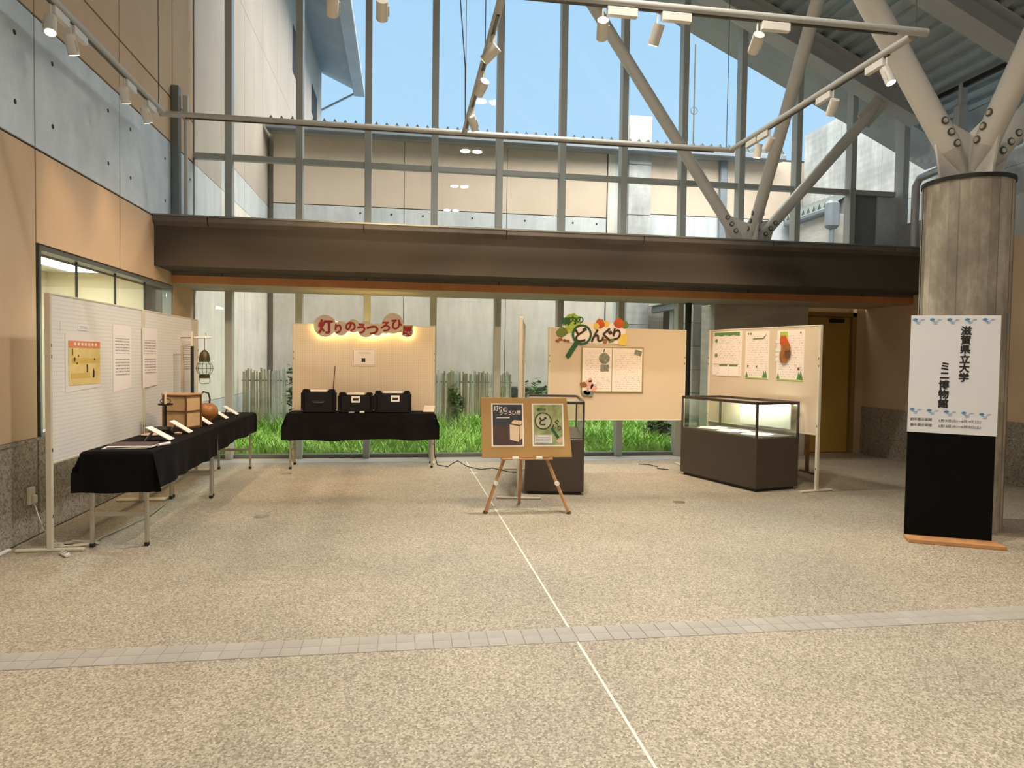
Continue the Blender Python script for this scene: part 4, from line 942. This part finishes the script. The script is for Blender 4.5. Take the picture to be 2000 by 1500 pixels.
for k in range(6):
    a = 2*PI*k/6
    MB().tube([(r_*math.cos(a), r_*math.sin(a), z) for r_, z in ((.045, .05), (.078, .08), (.092, .125), (.078, .17), (.05, .205))], .003, 6).build('cage_wire', 'wire_dark', t, local=True)
for z, r_ in ((.125, .093), (.175, .076)): MB().tube([(r_*math.cos(a), r_*math.sin(a), z) for a in [2*PI*i/24 for i in range(25)]], .003, 6).build('cage_ring', 'wire_dark', t, local=True)
MB().lathe([(0, .015), (.055, .015), (.058, .05), (.045, .06), (0, .06)], 22).build('base', 'bronze', t, local=True, smooth=True)
MB().tube([(-.055, 0, .03), (-.058, 0, -.03), (-.04, 0, -.045), (0, 0, -.05), (.04, 0, -.045), (.058, 0, -.03), (.055, 0, .03)], .003, 6).build('bail', 'wire_dark', t, local=True)
t = thing('thin_stand', 'thin grey wooden stand with a short crosspiece left of the lantern pole', 'stand', (-2.345, 8.02, ZT))
MB().box(-.012, .012, -.012, .012, 0, .80).build('pole', 'bamboo', t, local=True); MB().cyl((-.09, 0, .70), (.09, 0, .705), .004, n=6).build('crosspiece', 'dark_wood', t, local=True); MB().box(-.05, .05, -.05, .05, 0, .012).build('base', 'bamboo', t, local=True)

# ================================================================== DISPLAY CASES
def showcase(label, loc, rz, lit):
    t = thing('display_case', label, 'display case', (loc[0], loc[1], 0), rz, 'glass-topped display cases')
    W, L = .615, 1.30
    MB().box(.03, W - .03, .03, L - .03, 0, .035).build('toe_kick', 'black', t, local=True)
    MB().box(0, W, 0, L, .035, .585).build('cabinet', 'case_brown', t, local=True, bev=.004)
    MB().box(.02, W - .02, .02, L - .02, .586, .594).build('deck', 'case_felt', t, local=True)
    p = .022
    for x in (0, W - p):
        for y in (0, L - p): MB().box(x, x + p, y, y + p, .585, .955).build('corner_post', 'case_frame', t, local=True, bev=.002)
    for x in (0, W - p): MB().box(x, x + p, 0, L, .950, .982).build('top_rail', 'case_frame', t, local=True, bev=.003)
    for y in (0, L - p): MB().box(0, W, y, y + p, .950, .982).build('top_rail', 'case_frame', t, local=True, bev=.003)
    for x in (.008, W - .014): MB().box(x, x + .006, p, L - p, .588, .950).build('glass_pane', 'case_glass', t, local=True)
    for y in (.008, L - .014): MB().box(p, W - p, y, y + .006, .588, .950).build('glass_pane', 'case_glass', t, local=True)
    MB().box(p, W - p, p, L - p, .962, .968).build('glass_top', 'case_glass', t, local=True)
    if lit:
        MB().box(W - .030, W - .022, .10, L*.70, .66, .945).build('back_panel', 'case_back', t, local=True)
        MB().cyl((W - .09, .06, .935), (W - .09, .52, .935), .011, n=10).build('lamp_tube', 'case_lamp', t, local=True)
        l_ = bpy.data.lights.new('case_light', 'AREA'); l_.shape = 'RECTANGLE'; l_.size = .08; l_.size_y = 1.0; l_.energy = 6; l_.color = (1, .98, .88)
        ob = bpy.data.objects.new('case_light', l_); COL.objects.link(ob); ob.parent = t; ob.location = (W - .12, .62, .93); ob.rotation_euler = (0, R(-18), 0)
    return t
RC1 = math.atan2(.26, .965)
showcase('lit glass display case with white papers, right of the magnifying-glass board', (3.795, 7.025), RC1, True)
RC0 = math.atan2(-.19, .982)
showcase('dark glass display case standing end-on behind the easel', (1.275, 7.14), RC0, False)
m1 = Matrix.Translation((3.795, 7.025, 0)) @ Matrix.Rotation(RC1, 4, 'Z')
for i, (x, y, w, l_, a, mt) in enumerate(((.27, .28, .36, .34, .06, 'paper'), (.26, .66, .38, .36, -.05, 'paper'), (.27, 1.03, .36, .32, .08, 'paper'), (.30, .50, .16, .12, .3, 'sheet_small'))):
    o = MB().plate(disc(0, 0, .5, 20, .10), 0, .004)
    o.v = [Vector((p.x*w, p.z*l_, p.y)) for p in o.v]
    o = o.build('exhibit_sheet', mt, None, local=True)
    o.matrix_world = m1 @ Matrix.Translation((x, y, .596 + (i == 3)*.005)) @ Matrix.Rotation(a, 4, 'Z'); WM[o.name] = o.matrix_world.copy()
    tag(o, ['torn white sheet at the near end of the lit display case', 'torn white sheet in the middle of the lit display case', 'torn white sheet at the far end of the lit display case', 'small printed slip on the middle sheet in the lit case'][i], 'paper', 'white sheets inside the lit display case')

# ================================================================== EASEL AND POSTER BOARD
t = thing('easel', 'wooden tripod easel carrying the cardboard poster board', 'easel', (1.13, 6.32, 0))
apex = Vector((1.14, 6.50, 1.00))
for ft in ((.758, 6.275, 0), (1.524, 6.183, 0), (1.15, 6.72, 0)):
    Fv = Vector(ft)
    l_ = MB().bar(Fv, apex, .026, .020).build('leg', 'easel_wood', t)
    if ft[1] < 6.5:
        c = Fv + (apex - Fv)*.27
        MB().cyl(c + Vector((0, -.028, 0)), c + Vector((0, .012, 0)), .022, n=12).build('joint_knob', 'white_plastic', l_, smooth=True)
        MB().bar(Fv, Fv + (apex - Fv)*.02, .034, .028).build('rubber_tip', 'dark_wood', l_)
MB().box(.90, 1.38, 6.255, 6.33, .490, .506).build('shelf_bar', 'easel_wood', t, bev=.003)
for x in (1.03, 1.25): MB().box(x - .03, x + .03, 6.245, 6.262, .495, .520).build('shelf_clip', 'white_plastic', t, bev=.004)
TB = Matrix.Translation((1.13, 6.285, .508)) @ Matrix.Rotation(R(-12), 4, 'X')
def on_board(poly, y0, y1):
    b = MB(); b.plate(poly, y0, y1); b.v = [TB @ p for p in b.v]; return b
t = on_board([(-.405, 0), (.435, 0), (.400, .555), (-.41, .555)], -.006, .006).build('poster_board', 'cardboard', bev=.002); tag(t, 'brown cardboard poster board resting on the easel', 'board')
def poster(label, poly_w, frame):
    o = thing('exhibition_poster', label, 'poster', TB @ Vector((poly_w, -.008, .10)), 0, 'posters on the easel board')
    o.rotation_euler = (R(-12), 0, 0); WM[o.name] = Matrix.Translation(o.location) @ Matrix.Rotation(R(-12), 4, 'X')
    MB().plate(rect(-.150, .150, 0, .40), -.0012, 0).build('backing', frame, o, local=True)
    return o
p_ = poster('dark poster with white Japanese title and glowing box lamp, left on the easel', -.165, 'pink_paper')
def pd(poly, mat, nm, y): return MB().plate(poly, y - .0008, y).build(nm, mat, p_, local=True)
pd(rect(-.136, .136, .012, .388), 'navy', 'dark_ground', -.0014); pd(rect(-.136, .136, .012, .195), 'print_brown', 'table_picture', -.0024)
pd([(.028, .215), (.06, .245), (.132, .238), (.132, .21), (.115, .198)], 'print_cream', 'lamp_picture', -.0034); pd([(.020, .065), (.020, .205), (.104, .190), (.104, .042)], 'print_cream', 'lamp_picture', -.0034)
pd([(.110, .055), (.110, .190), (.134, .205), (.134, .08)], 'print_cream', 'lamp_picture', -.0034); pd([(.018, .205), (.112, .188), (.135, .205), (.135, .213), (.113, .198), (.018, .217)], 'ink_brown', 'lamp_picture', -.0044)
for i, ch in enumerate('灯りの'): put_glyph('P' + ch, -.105 + i*.043, .352 - .004*i, 'letter', 'pink_paper', p_, -.0034)
for i, ch in enumerate('うつろひ展'): put_glyph('Q' + ch, -.060 + i*.041, .312, 'letter', 'pink_paper', p_, -.0034)
pd(rect(-.10, .02, .262, .272), 'sheet_small', 'subtitle', -.0024)
p_ = poster('leafy green poster with a magnifying glass, right on the easel', .215, 'pink_paper')
pd(rect(-.136, .136, .012, .388), 'leaf_print', 'leaf_ground', -.0014)
ring = []; N_ = 30
rg = MB(); rg.add([(-.045 + r_*math.cos(2*PI*k/N_), y, .235 + r_*math.sin(2*PI*k/N_)) for r_ in (.080, .070) for y in (-.0044, -.0034) for k in range(N_)],
    [(k, (k+1) % N_, 2*N_+(k+1) % N_, 2*N_+k) for k in range(N_)] + [(k, N_+k, N_+(k+1) % N_, (k+1) % N_) for k in range(N_)] + [(2*N_+k, 2*N_+(k+1) % N_, 3*N_+(k+1) % N_, 3*N_+k) for k in range(N_)])
rg.build('magnifier_rim', 'ink_brown', p_, local=True); pd(disc(-.045, .235, .072, 26), 'leaf_pale', 'magnifier_lens', -.0026)
put_glyph('Eど', -.048, .235, 'letter', 'ink_brown', p_, -.0044); put_glyph('Eん', .055, .185, 'letter', 'ink_brown', p_, -.0044); put_glyph('Eぐ', .085, .225, 'letter', 'ink_brown', p_, -.0044); put_glyph('Eり', .105, .170, 'letter', 'ink_brown', p_, -.0044)
put_glyph('E構', -.06, .345, 'small_heading', 'green_dark', p_, -.0034)
pd([(.022, .165), (.045, .175), (.105, .085), (.082, .070)], 'green_dark', 'magnifier_handle', -.0034); pd([(.07, .05), (.136, .095), (.136, .04), (.10, .03)], 'skin_print', 'hand_picture', -.0026)
MB().plate(rect(-.128, .035, .030, .105), -.0034, -.0024).build('info_box', 'white_box_text', p_, local=True)

# ================================================================== WHITE SIGN BY THE COLUMN
SG = math.atan2(-.455, .89)
t = thing('standing_sign', 'tall standing sign, white poster above a black panel on a wooden base, before the column', 'sign', (4.315, 4.925, 0), SG)
MB().box(-.305, .305, 0, .022, .035, .90).build('black_panel', 'black_board', t, local=True)
MB().box(-.30, .30, .002, .020, .90, 1.79).build('rear_panel', 'black_board', t, local=True)
MB().plate([(-.311, .870), (.311, .858), (.311, 1.802), (-.308, 1.805)], -.004, 0).build('poster_sheet', 'sign_white', t, local=True)
MB().prism([(-.300, -.155), (-.305, -.135), (-.305, .035), (.305, .035), (.365, -.14), (.36, -.155)], 0, .034, lambda p, q: (p[0], p[1], q)).build('wooden_base', 'plank_wood', t, local=True, bev=.004)
for i, ch in enumerate(SIGN_A): put_glyph('S' + ch, .078 - i*.0012, 1.683 - i*.0735, 'letter', 'ink_black', t, -.0055)
for i, ch in enumerate(SIGN_B): put_glyph('S' + ch, -.060 - i*.0012, 1.400 - i*.0735, 'letter', 'ink_black', t, -.0055)
for k, z, zb in (('d1', .972, 'd1b'), ('d2', .928, 'd2b')):
    put_glyph(k, -.215, z, 'date_line', 'ink_grey', t, -.0052); put_glyph(zb, .055, z - .006, 'date_line', 'ink_grey', t, -.0052)
def wave(x, z):
    def sw(pts, mt): MB().plate([(x + a*.045, z + b*.025) for a, b in pts], -.0056, -.0046).build('wave_emblem', mt, t, local=True)
    sw([(-1, .35), (-.85, .75), (-.55, .95), (-.25, .75), (-.15, .35), (-.4, .15), (-.7, .1)], 'wave_blue')
    sw([(-.75, .05), (-.35, .05), (.0, -.25), (.35, -.30), (.2, -.5), (-.15, -.45), (-.5, -.25)], 'wave_teal')
    sw([(.25, .55), (.6, .65), (1.0, .45), (.75, .2), (.45, .15), (.15, -.1), (.05, .05), (.4, .35)], 'wave_pale')
    sw([(-.45, -.70), (-.1, -.60), (.3, -.75), (.1, -.95), (-.2, -.95)], 'wave_pale')
for i in range(5):
    wave(-.255 + i*.121, 1.758); wave(-.255 + i*.121, 1.040 - i*.006)

# ================================================================== LIGHTING RAILS AND SPOTS
ZR = 3.90
def rail(label, a, b, wires):
    a = Vector(a); b = Vector(b); mid = (a + b)/2
    t = thing('lighting_rail', label, 'lighting rail', mid, 0, 'suspended lighting rails')
    MB().cyl(a, b, .030, n=14).build('rail_tube', 'rail_paint', t, smooth=True)
    d = (b - a).normalized()
    MB().bar(a + d*.25 + Vector((0, 0, -.028)), b - d*.25 + Vector((0, 0, -.028)), .022, .020).build('track_slot', 'wire_dark', t)
    for w in wires:
        p = a + (b - a)*w
        MB().cyl(p + Vector((0, 0, .02)), Vector((p.x, p.y, DK(p.x) - .05)), .004, n=6).build('hanging_wire', 'wire_dark', t)
rail('white lighting rail along the left wall', (-2.46, 3.2, ZR), (-2.46, 7.80, ZR), (.97,))
rail('white lighting rail crossing in front of the window above the ledge', (-2.50, 7.82, ZR), (3.84, 7.82, ZR), (.50, .985))
rail('white lighting rail on the column side running toward the window', (3.80, 4.86, ZR), (3.80, 7.80, ZR), ())
rail('white lighting rail nearest the camera across the top of the view', (-2.46, 4.83, ZR + .02), (3.90, 4.83, ZR + .02), (.45, .985))
rail('dark-looking middle lighting rail running toward the window', (.66, 4.80, ZR), (.66, 7.80, ZR), (.35, .97))
t = MB().tube([(.62, 7.7, 8.4), (.60, 7.72, 7.0), (.57, 7.74, 5.6), (.66, 7.78, 4.6), (.67, 7.80, 3.93)], .007, 6).build('power_cable', 'cord_black'); tag(t, 'black power cable hanging down to the middle rail', 'cable')
def spot(label, x, y, axis, tgt, power, lit=True, side=1, zr=ZR):
    t = thing('track_spotlight', label, 'spotlight', (x, y, zr), 0, 'white cylindrical track spotlights')
    ax = Vector((1, 0, 0)) if axis == 'x' else Vector((0, 1, 0))
    base = Vector((0, 0, -.065))
    b = MB().bar(base - ax*.02, base + ax*.20*side, .042, .062); b.build('driver_box', 'lamp_white', t, local=True, bev=.004)
    piv = Vector((0, 0, -.17)) - ax*.05*side
    MB().tube([base - ax*.05*side + Vector((0, 0, .02)), base - ax*.05*side - Vector((0, 0, .045)), piv], .007, 8).build('stem', 'lamp_white', t, local=True, smooth=True)
    d = (Vector(tgt) - (Vector((x, y, zr)) + piv)).normalized()
    h0 = piv - d*.045; h1 = piv + d*.095
    MB().cyl(h0, h1, .040, .040, 20).build('head', 'lamp_white', t, local=True, smooth=True)
    MB().cyl(h1 - d*.004, h1 + d*.0015, .033, .033, 18).build('lens', 'lamp_lens' if lit else 'case_glass', t, local=True)
    sidev = d.cross(Vector((0, 0, 1))).normalized()*.044
    MB().tube([piv + Vector((0, 0, .02)), piv + sidev, piv + sidev + d*.07], .005, 6).build('bracket', 'lamp_white', t, local=True)
    if power:
        l_ = bpy.data.lights.new('spot_light', 'SPOT'); l_.energy = power; l_.color = (1.0, .67, .37); l_.spot_size = R(62); l_.spot_blend = .8; l_.shadow_soft_size = .03
        ob = bpy.data.objects.new('spot_light', l_); COL.objects.link(ob); ob.parent = t; ob.location = h1 + d*.02
        ob.rotation_euler = d.to_track_quat('-Z', 'Y').to_euler()
PW = 105
spot('spotlight on the left wall rail nearest the camera, bright face showing', -2.46, 5.50, 'y', (-2.0, 4.3, 1.0), PW)
spot('second spotlight on the left wall rail, tilted toward the boards', -2.46, 5.80, 'y', (-2.1, 6.9, .7), PW*.7)
spot('third spotlight on the left wall rail', -2.46, 6.82, 'y', (-2.2, 7.7, .9), PW*.6)
spot('spotlight on the left wall rail nearest the window', -2.46, 7.34, 'y', (-1.9, 8.6, .5), PW*.6)
spot('spotlight at the top left of the view, left of the pair against the sky', -.42, 4.83, 'x', (-1.0, 9.3, 1.2), PW*1.5, zr=ZR + .02)
spot('spotlight at the top left of the view, right of the pair against the sky', -.10, 4.83, 'x', (-.3, 9.3, 1.2), PW*1.5, zr=ZR + .02)
spot('spotlight on the near rail beside the left leaning strut', 1.42, 4.83, 'x', (2.3, 8.9, 1.2), PW*1.2, zr=ZR + .02)
spot('middle spotlight on the near rail', 1.82, 4.83, 'x', (1.2, 6.3, .8), PW*.8, zr=ZR + .02)
spot('rightmost spotlight on the near rail', 2.58, 4.83, 'x', (3.1, 8.9, 1.2), PW*1.2, zr=ZR + .02)
spot('glowing spotlight on the column-side rail nearest the camera', 3.80, 5.18, 'y', (4.4, 4.0, .6), PW*.9)
spot('second spotlight on the column-side rail', 3.80, 5.88, 'y', (4.0, 7.9, 1.3), PW*1.1)
spot('third spotlight on the column-side rail', 3.80, 6.97, 'y', (3.4, 8.9, 1.3), PW*.6)
spot('spotlight on the column-side rail nearest the window', 3.80, 7.22, 'y', (3.7, 7.9, .6), PW*.5)
spot('spotlight on the middle rail nearest the camera', .66, 5.38, 'y', (-2.4, 7.5, 1.1), PW*1.3)
spot('middle spotlight on the middle rail', .66, 6.05, 'y', (-.6, 9.4, 1.4), PW*.8)
spot('spotlight on the middle rail nearest the window', .66, 6.94, 'y', (1.9, 8.9, 1.3), PW*.7)
# ---------------- twin pendants above the hall (mirrored in the panes)
def pendant(label, y, e):
    t = thing('twin_pendant', label, 'pendant lamp', (1.55, y, 6.20), 0, 'twin pendant lamps over the hall')
    MB().box(-.30, .30, -.10, .10, .02, .10).build('housing', 'lamp_white', t, local=True, bev=.01)
    MB().cyl((0, 0, .10), (0, 0, DK(1.55) - 6.22), .012, n=8).build('hanging_rod', 'steel_white', t, local=True)
    for sx in (-.14, .14):
        MB().cyl((sx, 0, .0), (sx, 0, .02), .105, n=20).build('lens', 'ceiling_lens', t, local=True)
        l_ = bpy.data.lights.new('pendant_light', 'AREA'); l_.shape = 'DISK'; l_.size = .2; l_.spread = R(118); l_.energy = e; l_.color = (1.0, .90, .76)
        ob = bpy.data.objects.new('pendant_light', l_); COL.objects.link(ob); ob.parent = t; ob.location = (sx, 0, -.01)
PE = 44
for i, y in enumerate((6.80, 3.62, .24, -2.96)): pendant(['twin pendant lamp nearest the window wall', 'second twin pendant lamp from the window', 'third twin pendant lamp from the window', 'twin pendant lamp farthest from the window'][i], y, PE)
# ---------------- corridor lamp
t = MB().box(-3.95, -3.65, 4.3, 9.2, 2.385, 2.415).build('corridor_lamp', 'case_lamp'); tag(t, 'long bright ceiling lamp in the corridor behind the left window', 'ceiling lamp')
l_ = bpy.data.lights.new('corridor_light', 'AREA'); l_.shape = 'RECTANGLE'; l_.size = .3; l_.size_y = 4.6; l_.energy = 70; l_.color = (1, .95, .80)
ob = bpy.data.objects.new('corridor_light', l_); COL.objects.link(ob); ob.parent = t; ob.location = (0, 0, -.02)

# ================================================================== SMALL THINGS ON THE FLOOR
for i, (x, y, lb_) in enumerate(((.84, 6.52, 'round metal floor outlet on the white joint line beside the easel'), (-1.20, 6.33, 'round metal floor outlet in the open floor right of the near table'), (2.75, 6.60, 'round metal floor outlet in front of the lit display case'), (-1.35, 8.62, 'round metal floor outlet in front of the case table'))):
    o = MB().lathe([(0, 0), (.062, 0), (.062, .004), (.05, .006), (0, .006)], 22).build('floor_outlet', 'steel', None, local=True, smooth=True); o.location = (x, y, 0)
    tag(o, lb_, 'floor outlet', 'round floor outlets')
    MB().cyl((0, 0, .004), (0, 0, .008), .02, n=12).build('outlet_cap', 'brass', o, local=True)
t = MB().box(.84, .93, 8.50, 8.54, 0, .004).build('floor_label', 'white_plastic'); tag(t, 'small white label on the joint line near the window', 'label')
b = []
for i in range(60):
    a = i*.42; r_ = .10 + .035*math.sin(i*.9)
    b.append((-2.36 + r_*1.3*math.cos(a), 5.50 + r_*.6*math.sin(a), .008 + .004*(i % 5)))
pth = [(-2.735, 5.70, .30), (-2.70, 5.68, .26), (-2.62, 5.62, .10), (-2.50, 5.56, .012)] + b + [(-2.25, 5.70, .008), (-2.2, 6.0, .008), (-2.15, 6.4, .010), (-2.18, 6.9, .008)]
t = MB().tube(pth, .0045, 6).build('extension_cord', 'cord_white', smooth=True); tag(t, 'white extension cord coiled at the foot of the near board', 'cord')
MB().box(-2.762 + .012, -2.725, 5.66, 5.74, .27, .40).build('wall_socket', 'cream_metal', t, bev=.004); MB().box(-2.726, -2.70, 5.68, 5.72, .28, .34).build('plug', 'white_plastic', t, bev=.005)
t = thing('power_strip', 'white socket end of the cord lying in front of the board foot', 'power strip', (-2.30, 5.23, 0), .7)
MB().box(-.02, .02, -.065, .065, 0, .026).build('strip_body', 'white_plastic', t, local=True, bev=.008, seg=2)
for y in (-.03, .02): MB().box(-.008, .008, y - .008, y + .008, .024, .027).build('socket_slot', 'ink_grey', t, local=True)
t = MB().box(-2.745, -2.715, 3.2, 5.39, 0, .022).build('cable_cover', 'white_plastic', bev=.006); tag(t, 'white cable cover along the foot of the left wall', 'cable cover')
pth = [(.42, 9.05, .40), (.43, 9.08, .15), (.47, 9.15, .01), (.60, 9.0, .008), (.66, 8.95, .06), (.72, 8.95, .09), (.84, 8.92, .02), (1.0, 8.75, .008), (1.15, 8.78, .02), (1.32, 8.55, .008), (1.42, 8.50, .010)]
sm = []
for i in range(len(pth) - 1):
    for k in range(4):
        f = k/4; f2 = f*f*(3 - 2*f); sm.append(tuple(pth[i][j]*(1-f2) + pth[i+1][j]*f2 for j in range(3)))
t = MB().tube(sm + [pth[-1]], .006, 6).build('floor_cable', 'cord_black', smooth=True); tag(t, 'black cable looping from the case table toward the easel', 'cable')
t = MB().tube([(3.18, 9.05, .01), (3.30, 8.95, .015), (3.36, 8.80, .01), (3.30, 8.65, .012), (3.42, 8.58, .008)], .006, 6).build('floor_cable', 'cord_black', smooth=True); tag(t, 'short black cable on the floor at the far end of the lit display case', 'cable')
